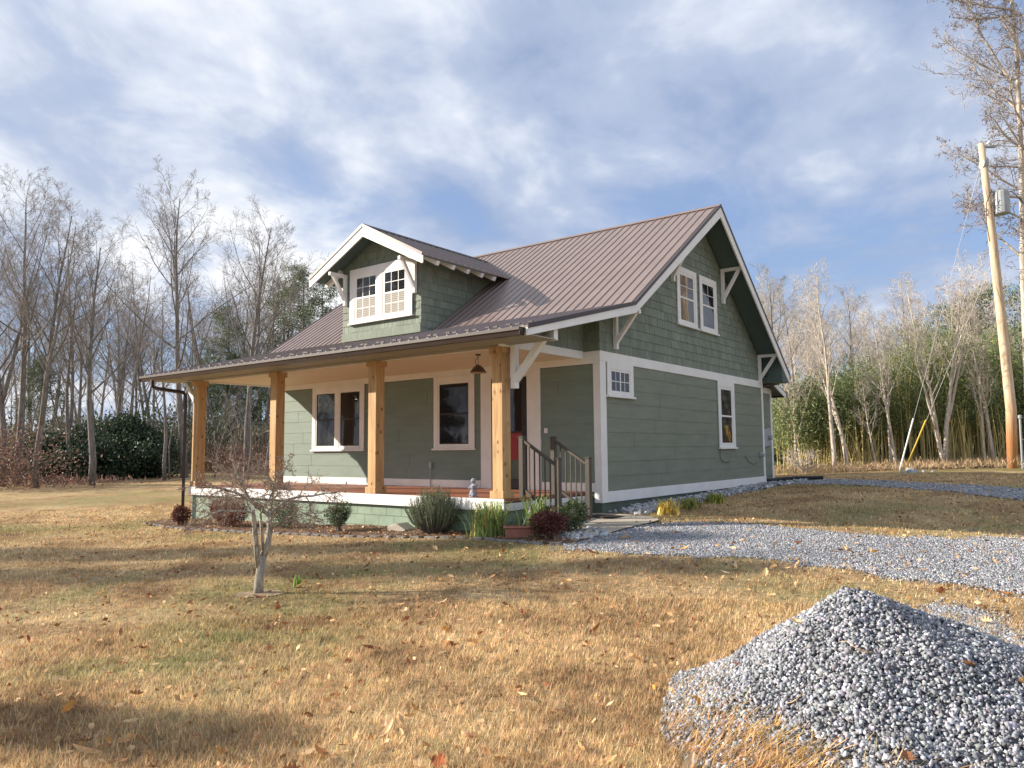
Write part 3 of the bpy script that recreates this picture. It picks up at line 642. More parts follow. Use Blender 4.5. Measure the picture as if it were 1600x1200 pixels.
# ================================================================== GROUND COVERINGS
def drape(poly, name, mat, lift=.012, step=.22, kind='structure', wob=0):
    poly = np.array([p[:2] for p in poly]); P = []
    n = len(poly)
    for i in range(n):                                   # soften the outline
        a, b, c, d = poly[i - 1], poly[i], poly[(i + 1) % n], poly[(i + 2) % n]; L = np.linalg.norm(c - b); k = max(1, int(L / .25))
        for j in range(k):
            t = j / k; q = .5 * ((2 * b) + (-a + c) * t + (2 * a - 5 * b + 4 * c - d) * t * t + (-a + 3 * b - 3 * c + d) * t ** 3)
            P.append(q + (RNG.normal(size=2) * wob if wob else 0))
    bm = bmesh.new(); f = bm.faces.new([bm.verts.new((p[0], p[1], 0)) for p in P])
    x0, y0 = np.min(P, 0); x1, y1 = np.max(P, 0)
    for v in np.arange(x0, x1, step): bmesh.ops.bisect_plane(bm, geom=bm.verts[:] + bm.edges[:] + bm.faces[:], plane_co=(v, 0, 0), plane_no=(1, 0, 0))
    for v in np.arange(y0, y1, step): bmesh.ops.bisect_plane(bm, geom=bm.verts[:] + bm.edges[:] + bm.faces[:], plane_co=(0, v, 0), plane_no=(0, 1, 0))
    bmesh.ops.recalc_face_normals(bm, faces=bm.faces)
    for v in bm.verts:
        x, y = v.co.x, v.co.y; v.co.z = float(gz(x, y)) + .012 * math.sin(x * 1.7 + y * .6) * math.sin(y * 1.3 - x * .4) + lift
    if sum(f.normal.z for f in bm.faces) < 0: bmesh.ops.reverse_faces(bm, faces=bm.faces)
    me = bpy.data.meshes.new(name); bm.to_mesh(me); bm.free(); me.materials.append(MATS[mat]); o = bpy.data.objects.new(name, me); COL.objects.link(o)
    if kind: o['kind'] = kind
    return o, [tuple(p) for p in P]
def pxpoly(L): return [G(u, v) for u, v in L]
def gzw(x, y): return gz(x, y) + .012 * np.sin(x * 1.7 + y * .6) * np.sin(y * 1.3 - x * .4)
DRV = pxpoly([(884, 856), (930, 842), (985, 826), (1040, 819), (1120, 819), (1200, 823), (1300, 832), (1450, 842), (1600, 845), (1800, 852), (1800, 960), (1600, 932), (1500, 915), (1400, 903), (1300, 886), (1200, 875), (1060, 869), (960, 863)])
o1, DRVP = drape(DRV, 'gravel_driveway', 'gravel', .008, wob=.09)
FAR = pxpoly([(1208, 752), (1262, 750), (1330, 750.5), (1420, 755), (1600, 765), (1800, 774), (1800, 798), (1600, 782), (1470, 768), (1370, 760), (1270, 757), (1210, 757)])
o2, FARP = drape(FAR, 'back_gravel_road', 'gravel', .02, .5, wob=.05)
PAT = pxpoly([(1425, 962), (1470, 945), (1530, 955), (1580, 985), (1610, 1010), (1560, 1020), (1490, 1000)])
WALK = pxpoly([(905, 806), (1000, 808), (1030, 814), (985, 826), (945, 838), (915, 846), (884, 840)])
o3, WALKP = drape([p for p in WALK], 'concrete_path', 'concrete', .035, .4)
EDG = [tuple(G(u, v)[:2]) for u, v in ((228, 819), (300, 828), (400, 833), (520, 838), (640, 841), (760, 842), (850, 850), (892, 851))]
BED = EDG + [(.95, -2.1), (.5, -1.7), (-.3, -1.9), (-.5, -2.45), (-10.0, -2.45)]
o4, BEDP = drape(BED, 'mulch_bed', 'mulch', .022, .25, wob=.03)
TB = G(405, 928); RING = [(TB[0] + .30 * math.cos(a) * (1.1 if math.cos(a) > 0 else .6), TB[1] + .22 * math.sin(a)) for a in np.linspace(0, 2 * math.pi, 11)[:-1]]
o5, RINGP = drape(RING, 'bare_soil', 'ash', .010, .15, wob=.05)
SIDE = [(.03, .2), (.85, .0), (1.0, 1.5), (.85, 4), (.75, 7), (.8, 9.4), (.9, 11.2), (.0, 11.2), (-.1, 10.5), (.04, 9.2)]
# river rocks along the side wall
def scatter_in(poly, n):
    p = np.array([q[:2] for q in poly]); a, b = p.min(0), p.max(0); out = []
    while len(out) < n:
        q = RNG.uniform(a, b, (n * 2, 2)); q = q[in_poly(q[:, 0], q[:, 1], poly)]; out += list(q)
    return np.array(out[:n])
q = scatter_in(SIDE, 1700); S = RNG.uniform(.03, .085, len(q)); P = np.c_[q, gzw(q[:, 0], q[:, 1]) + S * .4]
tag(stones('river_rocks', P, S, 'rock', rcol(len(q), .55, 2.3, .05)), 'strip of grey river rocks along the foot of the green side wall', 'rocks', kind='stuff')
q = scatter_in([(.3, -2.6), (1.2, -2.9), (1.5, -2.2), (.7, -1.7)], 260); S = RNG.uniform(.02, .06, len(q)); P = np.c_[q, gzw(q[:, 0], q[:, 1]) + S * .4]
tag(stones('path_rocks', P, S, 'rock', rcol(len(q), .8, 2.6, .05)), 'pale stones beside the shrubs at the foot of the steps', 'rocks', kind='stuff')
# loose stones on the gravel
def gravel_on(poly, n, s0, s1, name, label):
    q = scatter_in(poly, n) + RNG.normal(0, 1, (n, 2)) * RNG.choice([.05, .12, .32], (n, 1), p=[.75, .18, .07]); S = RNG.uniform(s0, s1, n) ; P = np.c_[q, gzw(q[:, 0], q[:, 1]) + .008 + S * .2]
    br = RNG.choice([.55, .75, .95, 1.2, 1.5, 1.9], n, p=[.16, .23, .27, .19, .11, .04])[:, None]
    tag(chips(name, P, S, 'gravel_stone', br * RNG.uniform(.94, 1.06, (n, 3))), label, 'gravel', kind='stuff')
gravel_on(DRVP, 62000, .007, .017, 'driveway_stones', 'loose grey stones covering the near gravel driveway')
gravel_on(FARP, 9000, .015, .03, 'road_stones', 'loose grey stones covering the gravel road behind the house')
gravel_on(PAT, 4500, .007, .016, 'stray_gravel', 'thin patch of stray gravel in the grass behind the gravel heap')
# ---- heap of gravel
PC = np.array([6.28, -7.80]); rr_ = CR[:2] / np.linalg.norm(CR[:2]); ff_ = CF[:2] / np.linalg.norm(CF[:2])
def heap(x, y):
    dx, dy = x - PC[0], y - PC[1]; a = dx * rr_[0] + dy * rr_[1]; b = dx * ff_[0] + dy * ff_[1]
    an = np.where(a > 0, a / 2.3, a / 1.04); bn = np.where(b > 0, b / 1.25, b / 1.95); r = np.sqrt(an * an + bn * bn)
    r = r * (1 + .06 * np.sin(3 * np.arctan2(bn, an) + 1) + .04 * np.sin(7 * np.arctan2(bn, an)))
    h = .72 * (np.clip(1.02 - r, 0, None) - .03 * np.exp(-(r / .10) ** 2)) ** 1.3 
    return h - np.where(r > 1.02, (r - 1.02) * .6, 0), r
def gheap(x, y): return gzw(x, y) + .010 + heap(x, y)[0] + .02 * np.sin(x * 9) * np.sin(y * 8 + 1)
HP = empty('gravel_heap', (PC[0], PC[1], float(gzw(*PC))), 'heap of crushed grey gravel dumped on the lawn in the right foreground', 'gravel heap')
u = np.linspace(-2.6, 2.6, 90); A, B = np.meshgrid(u, u, indexing='ij'); hx = PC[0] + A; hy = PC[1] + B; hz = gheap(hx, hy) - .02
ii = np.arange(8100).reshape(90, 90); F = np.stack([ii[:-1, :-1], ii[1:, :-1], ii[1:, 1:], ii[:-1, 1:]], -1).reshape(-1, 4)
V = np.stack([A, B, hz - HP.location.z], -1).reshape(-1, 3); keep = heap(hx, hy)[1].reshape(-1) < 1.08; F = F[keep[F].all(1)]
npmesh('mound', V, F, 'gravel', parent=HP, smooth=True)
n = 84000; q = RNG.uniform(-2.6, 2.6, (n * 2, 2)) + PC; r = heap(q[:, 0], q[:, 1])[1]; q = q[r < 1.06 + RNG.normal(0, .05, len(r))]; n = len(q)
S = RNG.uniform(.005, .0145, n) * RNG.choice([1, 1.1, 1.5], n, p=[.5, .4, .1]); P = np.c_[q, gheap(q[:, 0], q[:, 1]) + RNG.uniform(-.006, .014, n)] - np.array(HP.location)
br = RNG.choice([.5, .72, .95, 1.2, 1.55, 2.0], n, p=[.18, .24, .27, .18, .10, .03])[:, None]
tag(chips('crushed_stone', P, S, 'gravel_stone', br * np.array([[.99, 1.0, 1.02]]) * RNG.uniform(.94, 1.06, (n, 3)), parent=HP), kind='stuff')
n = 5200; q = RNG.uniform(-3.2, 3.2, (n * 4, 2)) + PC; r = heap(q[:, 0], q[:, 1])[1]; q = q[(r > .92) & (r < 1.6) & (RNG.uniform(0, 1, len(r)) < np.exp(-(r - .92) / .2))]; n = len(q); S = RNG.uniform(.005, .016, n); P = np.c_[q, np.maximum(gzw(q[:, 0], q[:, 1]) + .006, gheap(q[:, 0], q[:, 1])) + S * .3] - np.array(HP.location)
tag(chips('stray_stone', P, S, 'gravel_stone', RNG.choice([.6, .85, 1.1, 1.5], (n, 1)) * np.ones((1, 3)), parent=HP), kind='stuff')
# ---- edging stones of the bed
edge = [(x, y - .03) for x, y in EDG]
k = 0
for (a, b), (c, d) in zip(edge, edge[1:]):
    L = math.hypot(c - a, d - b); nn_ = int(L / .24)
    for j in range(nn_):
        t = (j + .5) / nn_; x, y = a + (c - a) * t, b + (d - b) * t; z = float(gzw(x, y)); m = MB(); w = random.uniform(.085, .115); hh = random.uniform(.05, .075)
        m.box(-w, w, -.05, .05, -.06, hh * .55)
        o = m.build('edging_stone', 'stone', None, bevel=.014); o.location = (x, y, z); o.rotation_euler = (random.uniform(-.12, .12), random.uniform(-.12, .12), math.atan2(d - b, c - a) + random.uniform(-.2, .2))
        tag(o, 'small grey block in the row edging the front flower bed', 'edging stone', 'grey blocks edging the front bed')
k = G(635, 832); m = MB(); m.prism([(-.22, 0), (.22, 0), (.22, .05), (.0, .16), (-.22, .09)], 1, -.16, .16); o = m.build('splash_block', 'concrete', None, bevel=.01); o.location = (-2.62, -2.78, float(gzw(-2.62, -2.78)) - .01); o.rotation_euler[2] = .1
tag(o, 'tan wedge shaped stone block leaning at the porch foundation', 'stone block')
m = MB(); m.box(-.30, .30, -.22, .22, 0, .014); o = m.build('doormat', 'mat_fibre', None, bevel=.004); pm = G(945, 810); o.location = (pm[0], pm[1], float(gzw(pm[0], pm[1])) + .037)
tag(o, 'dark doormat lying on the concrete path below the steps', 'doormat')
m = MB(); pts = [(-.09, 9.27, -.12), (.05, 9.5, -.13), (.25, 9.85, -.1), (.55, 10.3, -.08), (.9, 10.5, -.08), (1.25, 10.55, -.07)]; m.tube(pts, .055, 10)
tag(m.build('drain_hose', 'drain_pipe', None, smooth=True), 'black corrugated drain pipe lying on the ground behind the house corner', 'drain pipe')
# ---- hanging lamp
L = empty('hanging_lamp', (-1.60, -1.78, 2.64), 'bronze dome pendant lamp hanging from the porch ceiling by the door', 'lamp')
m = MB(); m.lathe([(.012, -.20), (.03, -.205), (.055, -.22), (.10, -.26), (.135, -.31), (.155, -.345), (.165, -.35), (.158, -.352), (.13, -.315), (.09, -.265), (.04, -.235)], (0, 0, 0), 28); m.build('shade', 'bronze', L, smooth=True)
m = MB(); m.lathe([(.128, -.318), (.150, -.347), (.152, -.350), (.10, -.335), (.02, -.33)], (0, 0, 0), 24); m.build('diffuser', 'cream_glass', L, smooth=True)
m = MB(); m.lathe([(.05, 0), (.05, -.02), (.012, -.03)], (0, 0, 0), 16); m.build('canopy_plate', 'bronze', L)
m = MB(); m.tube([(0, 0, -.02), (.0, 0, -.205)], .006, 5); m.tube([(0, 0, -.05), (-.06, 0, -.10), (-.075, 0, -.15), (-.04, 0, -.21)], .007, 5); m.build('stem', 'bronze', L)
# ---- small statue on the deck edge
S_ = empty('garden_statue', (-1.24, -2.36, 0.0), 'small grey stone statue of a standing child on the porch edge', 'statue')
m = MB(); m.lathe([(.075, 0), (.078, .012), (.06, .02), (.07, .05), (.062, .10), (.05, .14), (.056, .18), (.052, .205), (.025, .225), (.022, .235), (.04, .25), (.048, .275), (.045, .30), (.03, .322), (.008, .332)], (0, 0, 0), 14)
m.tube([(.045, 0, .20), (.075, -.03, .165), (.045, -.065, .175), (.03, -.07, .20)], [.02, .018, .014, .012], 7); m.tube([(-.045, 0, .20), (-.07, -.03, .155), (-.03, -.065, .15)], [.02, .018, .013], 7)
m.tube([(.0, -.06, .205), (.13, -.05, .215)], [.010, .013], 6); m.tube([(-.03, -.03, .06), (-.035, -.06, .015)], [.03, .024], 7); m.tube([(.03, -.03, .06), (.035, -.06, .015)], [.03, .024], 7)
m.tube([(0, -.045, .275), (0, -.056, .268)], [.010, .006], 5)
m.build('figure', 'statue', S_, smooth=True)
# ---- terracotta planter
p = G(810, 840); p = G(810, 840); T = empty('planter', (p[0], p[1] + .05, float(gzw(p[0], p[1] + .05))), 'pinkish terracotta trough planter in the front bed near the steps', 'planter')
m = MB(); m.prism([(-.10, 0), (.10, 0), (.14, .16), (-.14, .16)], 0, -.24, .24); m.box(-.27, .27, -.165, .165, .16, .19); o = m.build('trough', 'terracotta', T, bevel=.008)
m = MB(); m.box(-.235, .235, -.13, .13, .19, .197); m.build('soil', 'mulch', T)
m = MB(); m.tube([(.05, 0, .18), (.12, .02, .36), (.17, .01, .48)], [.006, .004, .002], 4); m.tube([(.04, 0, .18), (.1, -.03, .33), (.19, -.02, .46), (.2, -.02, .40)], [.006, .004, .003, .002], 4); m.build('dry_stalks', 'white_paint', T)
T.rotation_euler[2] = R(37)
# ================================================================== PLANTS
def leafblob(name, parent, mat, n, rad, L, W_, dirf=None, squash=1.0, seed=0, hollow=.25, base=0, lo=.6, hi=1.45, lumps=9):
    # leaves spread through a lumpy volume: rad=(rx,ry,rz)
    rg = np.random.default_rng(seed); d = rg.normal(size=(n, 3)); d /= np.linalg.norm(d, axis=1)[:, None]
    lump = rg.normal(size=(lumps, 3)); lump /= np.linalg.norm(lump, axis=1)[:, None]
    k = np.max(np.clip(d @ lump.T, 0, 1) ** 4, axis=1); r = (rg.uniform(hollow, 1, n) ** .6) * (.58 + .5 * k)
    P = d * r[:, None] * np.array(rad); P[:, 2] += rad[2] + base; keep = P[:, 2] > .01; P = P[keep]; d = d[keep]
    D = d * .7 + rg.normal(size=d.shape) * .55 + np.array([0, 0, .25]) if dirf is None else dirf(P, d, rg)
    nn_ = len(P); cols = rg.uniform(lo, hi, (nn_, 1)) * rg.uniform(.88, 1.12, (nn_, 3))
    V, F, C = leaves(P, D, rg.uniform(.6, 1.25, nn_) * L, rg.uniform(.7, 1.2, nn_) * W_, cols)
    return npmesh(name, V, F, mat, C, parent)
def stems(parent, n, spread, h, mat='bark_grey', r=.008, seed=0, name='stems'):
    rg = random.Random(seed); m = MB()
    for i in range(n):
        a = rg.uniform(0, 6.28); s = rg.uniform(.1, 1) * spread; hh = h * rg.uniform(.6, 1.05)
        m.tube([(0.03 * math.cos(a), .03 * math.sin(a), -.02), (s * .45 * math.cos(a), s * .45 * math.sin(a), hh * .5), (s * math.cos(a + .2), s * math.sin(a + .2), hh)], [r, r * .75, r * .35], 4)
    return m.build(name, mat, parent)
def put(x, y, dz=0): return (x, y, float(gzw(x, y)) + dz)
def shrub(x, y, label, mat, rad, n, L, W_, seed, name='shrub', cat='shrub', dirf=None, st=14, base=0.02, smat='bark_grey', **kw):
    e = empty(name, put(x, y), label, cat); stems(e, st, rad[0] * .9, rad[2] * 1.6, smat, seed=seed); leafblob('foliage', e, mat, n, rad, L, W_, dirf, seed=seed, base=base, **kw); return e
shrub(*G(282, 822)[:2], 'small round dark red and green shrub by the downspout, leftmost of the bed', 'nandina', (.22, .22, .25), 2200, .045, .02, 1, lo=.25, hi=1.0)
shrub(*G(445, 826)[:2], 'brownish green twiggy shrub between the red bush and the round boxwood', 'box_leaf', (.36, .32, .31), 3000, .04, .017, 3, lo=.7, hi=1.8)
shrub(*G(530, 832)[:2], 'round dark green boxwood shrub below the double porch window', 'box_leaf', (.29, .27, .30), 4200, .035, .014, 4, lo=.45, hi=1.2, hollow=.1)
shrub(*G(893, 833)[:2], 'reddish green nandina shrub at the foot of the stair railing', 'box_leaf', (.30, .28, .28), 3200, .05, .018, 6, lo=.5, hi=1.8)
shrub(*G(858, 842)[:2], 'dark red nandina shrub beside the terracotta planter', 'nandina', (.30, .28, .235), 3200, .05, .02, 7, lo=.35, hi=1.1)
e = empty('shrub', put(*G(352, 825)[:2]), 'wide arching red leaved shrub with bare twigs below the second cedar post', 'shrub')
leafblob('foliage', e, 'nandina', 4200, (.62, .36, .30), .055, .018, None, seed=8, hollow=.5, lo=.6, hi=1.5)
m = MB(); rg = random.Random(5)
for i in range(130):
    x0 = rg.uniform(-.35, .35); dx = rg.uniform(-.4, .4); dy = rg.uniform(-.3, .3); h = rg.uniform(.45, .8); r_ = rg.uniform(.004, .009)
    m.tube([(x0 * .7, 0, 0), (x0 + dx * .3, dy * .4, h * .7), (x0 + dx * .8, dy, h), (x0 + dx * 1.3, dy * 1.5, h * .72)], [r_, r_ * .8, r_ * .5, r_ * .3], 4)
m.build('stems', 'twig_red', e)
# rosemary-like bush: upright needled shoots
e = empty('shrub', put(*G(678, 834)[:2]), 'large feathery grey green rosemary bush in front of the porch', 'shrub')
rg = np.random.default_rng(11); m = MB(); VV = []; CC = []
for i in range(430):
    a = rg.uniform(0, 6.28); s = rg.uniform(0, 1) ** .6 * .52; h = (.80 - .42 * (s / .56) ** 2.2) * rg.uniform(.75, 1.08); q = [np.array([s * .25 * math.cos(a), s * .25 * math.sin(a), 0]), np.array([s * .75 * math.cos(a), s * .75 * math.sin(a), h * .45]), np.array([s * math.cos(a), s * math.sin(a), h])]
    m.tube(q, [.006, .004, .002], 3)
    nL = 60; t = rg.uniform(.28, 1, nL)[:, None]; P = np.where(t < .5, q[0] + (q[1] - q[0]) * t * 2, q[1] + (q[2] - q[1]) * (t * 2 - 1)); D = rg.normal(size=(nL, 3)) * .5 + np.array([0, 0, 1.0]); VV.append(np.hstack([P, D])); CC.append(np.full((nL, 1), rg.uniform(.6, 1.6)))
A = np.vstack(VV); c = np.vstack(CC) * rg.uniform(.75, 1.25, (len(A), 3)); V, F, C = leaves(A[:, :3], A[:, 3:], rg.uniform(.025, .05, len(A)), .006, c); npmesh('foliage', V, F, 'rosemary', C, e); m.build('stems', 'bark_grey', e)
m = MB(); 
# strap-leaf clumps
def clump(x, y, label, n, h, spread, seed, mat='strap_leaf', w=.03, lo=.5, hi=1.5, name='lily_clump', cat='plant', tint=None):
    rg = np.random.default_rng(seed); e = empty(name, put(x, y), label, cat); V = []; F = []; C = []
    for i in range(n):
        a = rg.uniform(0, 6.28); s = rg.uniform(.2, 1) * spread; hh = h * rg.uniform(.5, 1.1); bx, by = rg.normal(0, spread * .25, 2); col = rg.uniform(lo, hi) * np.array(tint[rg.integers(len(tint))] if tint else (1, 1, 1)); nx_, ny_ = -math.sin(a), math.cos(a); o = len(V); droop = rg.uniform(.0, .55)
        for k, t in enumerate((0, .35, .7, 1.0)):
            zz = hh * (math.sin(t * (1.57 + droop))); px_ = bx + s * t ** 1.5 * math.cos(a); py_ = by + s * t ** 1.5 * math.sin(a); ww = w * (1 - t) * .5 + .001
            V += [(px_ + nx_ * ww, py_ + ny_ * ww, zz), (px_ - nx_ * ww, py_ - ny_ * ww, zz)]; C += [col, col]
        for k in range(3): F.append((o + 2 * k, o + 2 * k + 1, o + 2 * k + 3, o + 2 * k + 2))
    npmesh('foliage', V, F, mat, np.array(C), e); return e
TN = [(1.5, 1.25, 1.0), (.75, 1.0, .7), (.9, 1.1, .75), (.55, .8, .5)]
clump(-.50, -2.82, 'clump of green and straw coloured strap leaves at the porch corner', 260, .56, .50, 21, tint=TN)
clump(.22, -2.5, 'taller green strap leaf clump beside the stair stringer', 150, .62, .42, 22, tint=TN[1:])
clump(1.20, .35, 'bright straw coloured dying leaf clump at the house corner', 90, .28, .36, 23, tint=[(1.9, 1.5, .8), (2.1, 1.7, 1.1), (1.6, 1.3, .6)], w=.045)
clump(1.15, 1.4, 'low yellow green leaf clump beyond the dying clump', 120, .22, .35, 24, tint=[(1.2, 1.1, .6), (.8, .9, .5)])
clump(1.2, 2.6, 'low green and yellow plant farthest along the rock strip', 120, .22, .32, 25, tint=[(1.3, 1.1, .5), (.7, .9, .4)])
clump(*(G(465, 918)[:2]), 'single green weed sprout near the base of the small tree', 16, .16, .07, 26, tint=[(.5, .9, .35)], name='weed', w=.03)
# ---- branching
def grow(rg, P0, D0, L, r0, lv, out, opt):
    # out: list of (points, radii, level)
    n = opt['seg'][lv]; pts = [P0]; D = D0 / np.linalg.norm(D0); rad = [r0]
    r1 = r0 * opt['taper'][lv]
    for i in range(n):
        D = D + rg.normal(0, opt['wob'][lv], 3) + np.array([0, 0, opt['up'][lv]]) / n; D /= np.linalg.norm(D); pts.append(pts[-1] + D * L / n); rad.append(r0 + (r1 - r0) * (i + 1) / n)
    out.append((pts, rad, lv))
    if lv + 1 >= len(opt['seg']): return
    k = opt['kids'][lv]; t0 = opt['t0'][lv]
    for j in range(k):
        t = t0 + (1 - t0) * (j + rg.uniform(0, 1)) / k; f = t * n; i = min(int(f), n - 1); q = pts[i] + (pts[i + 1] - pts[i]) * (f - i); dl = pts[i + 1] - pts[i]; dl /= np.linalg.norm(dl)
        a = rg.uniform(0, 6.28) if lv else (j * 2.4 + rg.uniform(-.5, .5)); k1 = np.cross(dl, [0.3, .1, 1.0]); k1 /= (np.linalg.norm(k1) + 1e-6); k2 = np.cross(dl, k1); side = k1 * math.cos(a) + k2 * math.sin(a)
        an = R(rg.uniform(*opt['ang'][lv])); d = dl * math.cos(an) + side * math.sin(an); rr = (r0 + (r1 - r0) * t)
        ll = L * opt['len'][lv] * rg.uniform(.7, 1.15) * ((1.15 - .75 * (t - t0) / (1 - t0)) if lv == 0 else (1.1 - .5 * t)); grow(rg, q, d, ll, max(rr * opt['rk'][lv], opt['rmin']), lv + 1, out, opt)
OPT = dict(seg=[9, 6, 4, 3, 2], taper=[.12, .22, .35, .5, .6], wob=[.045, .09, .13, .15, .2], up=[.25, .55, .35, .2, .1], kids=[17, 7, 6, 4], t0=[.38, .25, .2, .2], ang=[(28, 58), (25, 50), (25, 55), (25, 60)], len=[.36, .46, .55, .65], rk=[.48, .55, .6, .65], rmin=.0058)
def bare_tree(name, seed, h, r, opt=OPT, mats=('bark_grey', 'bark_twig'), lean=(0, 0), P0=(0, 0, -.15), fork=0, extra=None):
    rg = np.random.default_rng(seed); out = []; tr = MB(); cr = MB()
    D0 = np.array([lean[0], lean[1], 1.0]); o2 = dict(opt)
    grow(rg, np.array(P0, float), D0, h, r, 0, out, o2)
    if fork:
        pts, rad, _ = out[0]; i = max(1, int(len(pts) * fork)); o3 = dict(opt); o3['t0'] = [.3] + opt['t0'][1:]; o3['kids'] = [int(opt['kids'][0] * .7)] + opt['kids'][1:]
        grow(rg, pts[i], np.array([rg.uniform(-.35, .35), rg.uniform(-.35, .35), 1]), h * (1 - fork) * .95, rad[i] * .8, 0, out, o3)
    for pts, rad, lv in out:
        if lv == 0: tr.tube(pts, rad, 8)
        elif lv == 1: tr.tube(pts, rad, 5, cap=False)
        else: cr.tube(pts, rad, 3, cap=False)
    return tr, cr, out
TREES = {}
def tree_proto(key, mats, **kw):
    tr, cr, out = bare_tree(key, mats=mats, **kw); a = tr.build('trunk', mats[0], None, smooth=True); b = cr.build('crown', mats[1], None)
    TREES[key] = (a, b, kw['h'])
def place_tree(key, x, y, h, rz, label, group, name='bare_tree', wide=1.0, tilt=(0, 0)):
    a, b, h0 = TREES[key]; s = .925 * h / h0; e = empty(name, put(x, y), label, 'tree', group); e.rotation_euler = (tilt[0], tilt[1], rz); e.scale = (s * wide, s * wide, s)
    for q in (a, b):
        if not q.get('used_once'):
            q['used_once'] = 1; q.parent = e
        else:
            c = q.copy(); COL.objects.link(c); c.parent = e
    return e
G1 = ('bark_grey', 'bark_twig'); G2 = ('bark_pale', 'bark_twig_pale')
for k in range(5): tree_proto('g%d' % k, G1, seed=40 + k, h=15.0 + k * .3, r=.19 + .02 * (k % 3), fork=(0, .3, 0, .22, .4)[k])
thin = dict(OPT); thin['kids'] = [13, 6, 4, 3]; thin['len'] = [.27, .45, .5, .5]; thin['t0'] = [.42, .25, .2, .2]
for k in range(3): tree_proto('s%d' % k, G1, seed=60 + k, h=12.0, r=.12, opt=thin)
pale = dict(OPT); pale['kids'] = [15, 6, 5, 4]; pale['len'] = [.34, .45, .5, .5]; pale['ang'] = [(20, 42), (25, 48), (25, 55), (25, 60)]
for k in range(4): tree_proto('p%d' % k, G2, seed=80 + k, h=9.0, r=.115, opt=pale, fork=(0, .2, .28, 0)[k])
# ---- the small weeping maple on the lawn
M_ = empty('young_maple', (TB[0], TB[1], float(gzw(TB[0], TB[1]))), 'small leafless weeping maple with lichened trunk standing alone on the lawn', 'tree')
sc = np.dot(TB - CO, CF) / FPX     # metres for one pixel of the photograph at the tree
rv = np.array([rr_[0], rr_[1], 0]); fv = np.array([ff_[0], ff_[1], 0])
md_ = float(np.dot(TB - CO, CF)); mo_ = np.array(M_.location)
def mp_(du, dv, dd=0): return SP(405 + du, 928 + dv, md_) - mo_ + fv * dd
tr = MB()
tr.tube([mp_(-2, 8), mp_(0, -25, .01), mp_(4, -60, .02)], [.062, .053, .047], 10)
tr.tube([mp_(4, -55, .02), mp_(12, -78, .04), mp_(14, -105, .06), mp_(10, -122, .1)], [.044, .038, .033, .027], 8)
tr.tube([mp_(-1, -42), mp_(-3, -80, -.04), mp_(-4, -120, -.09), mp_(-5, -132, -.1)], [.034, .031, .026, .02], 8)
tr.tube([mp_(6, -62, .02), mp_(4, -100, .0), mp_(2, -125, .0)], [.020, .017, .014], 7)
out = []; rg = np.random.default_rng(3)
mo = dict(seg=[6, 5, 4, 3], taper=[.45, .35, .4, .5], wob=[.16, .22, .28, .3], up=[-.45, -.5, -.3, -.2], kids=[8, 7, 6], t0=[.2, .12, .1], ang=[(20, 60), (25, 65), (25, 70)], len=[.50, .55, .55], rk=[.55, .6, .65], rmin=.0030)
for (du, dv, dd), (tu, tv, td), r_ in [((10, -122, .1), (-35, -172, .3), .020), ((10, -122, .1), (60, -168, .35), .019), ((13, -112, .08), (38, -150, -.1), .016), ((10, -122, .1), (-18, -160, -.3), .017), ((-5, -128, -.1), (-45, -150, -.3), .015), ((2, -125, 0), (20, -165, -.35), .014), ((13, -100, .06), (45, -140, .0), .014), ((9, -124, .1), (25, -172, .1), .013), ((-5, -128, -.1), (-30, -165, .1), .013)]:
    a = mp_(du, dv, dd); b = mp_(tu, tv, td); grow(rg, a, b - a, np.linalg.norm(b - a) * 1.75, r_, 0, out, mo)
cr = MB(); tips = []
for pts, rad, lv in out:
    (tr if lv == 0 else cr).tube(pts, rad, 6 if lv < 2 else 3, cap=False)
    if lv == 3: tips += pts[1:]
tr.build('trunk', 'bark_lichen', M_, smooth=True); cr.build('twigs', 'twig_red', M_)
tp = np.array(tips); tp = tp[np.random.default_rng(2).choice(len(tp), min(600, len(tp)), False)]
V, F, C = leaves(tp, np.random.default_rng(1).normal(size=tp.shape) + np.array([0, 0, -1]), .022, .010, rcol(len(tp), .7, 1.4)); npmesh('dry_leaves', V, F, 'nandina', C, M_)
# ---- trees to the left
def hgt(u, top, depth):   # height of a tree whose top stands at pixel row top
    p = AT(u, depth); d = ray(u, top); return float(CO[2] + d[2] * depth - p[2])
LT = [  # column, depth, top row, kind, lean, label
    (8, 33, 330, 'g1', .00, 'thick grey bare tree at the left edge of the lawn'),
    (30, 34, 268, 'g0', .05, 'tall bare tree with a dark trunk, second from the left edge'),
    (58, 32, 285, 'g3', .04, 'tall forked bare tree standing behind the red brown thicket'),
    (100, 38, 345, 's0', .0, 'slim bare tree left of the dark hollies'),
    (146, 33, 345, 'g2', .06, 'leaning bare tree in front of the dark hollies'),
    (108, 36, 400, 's1', .10, 'short slim bare tree at the left end of the dark hollies'),
    (205, 44, 400, 's2', .0, 'slim bare tree rising behind the dark hollies'),
    (258, 36, 430, 's0', -.05, 'crooked pale stemmed tree at the right end of the dark hollies'),
    (290, 38, 262, 'g4', .0, 'tallest straight grey bare tree just left of the porch'),
    (330, 48, 395, 's1', .02, 'slim bare tree seen past the leftmost cedar post'),
    (345, 46, 410, 's2', -.03, 'slim pale bare tree seen between the two leftmost cedar posts'),
    (388, 42, 315, 'g1', .0, 'tall bare tree rising above the left end of the porch roof'),
    (410, 50, 400, 'g2', .0, 'bare tree seen right behind the second cedar post'),
    (180, 52, 420, 'g0', .0, 'distant bare tree centred behind the dark hollies'),
    (236, 50, 395, 's1', .05, 'slim distant bare tree between the hollies and the tallest tree')]
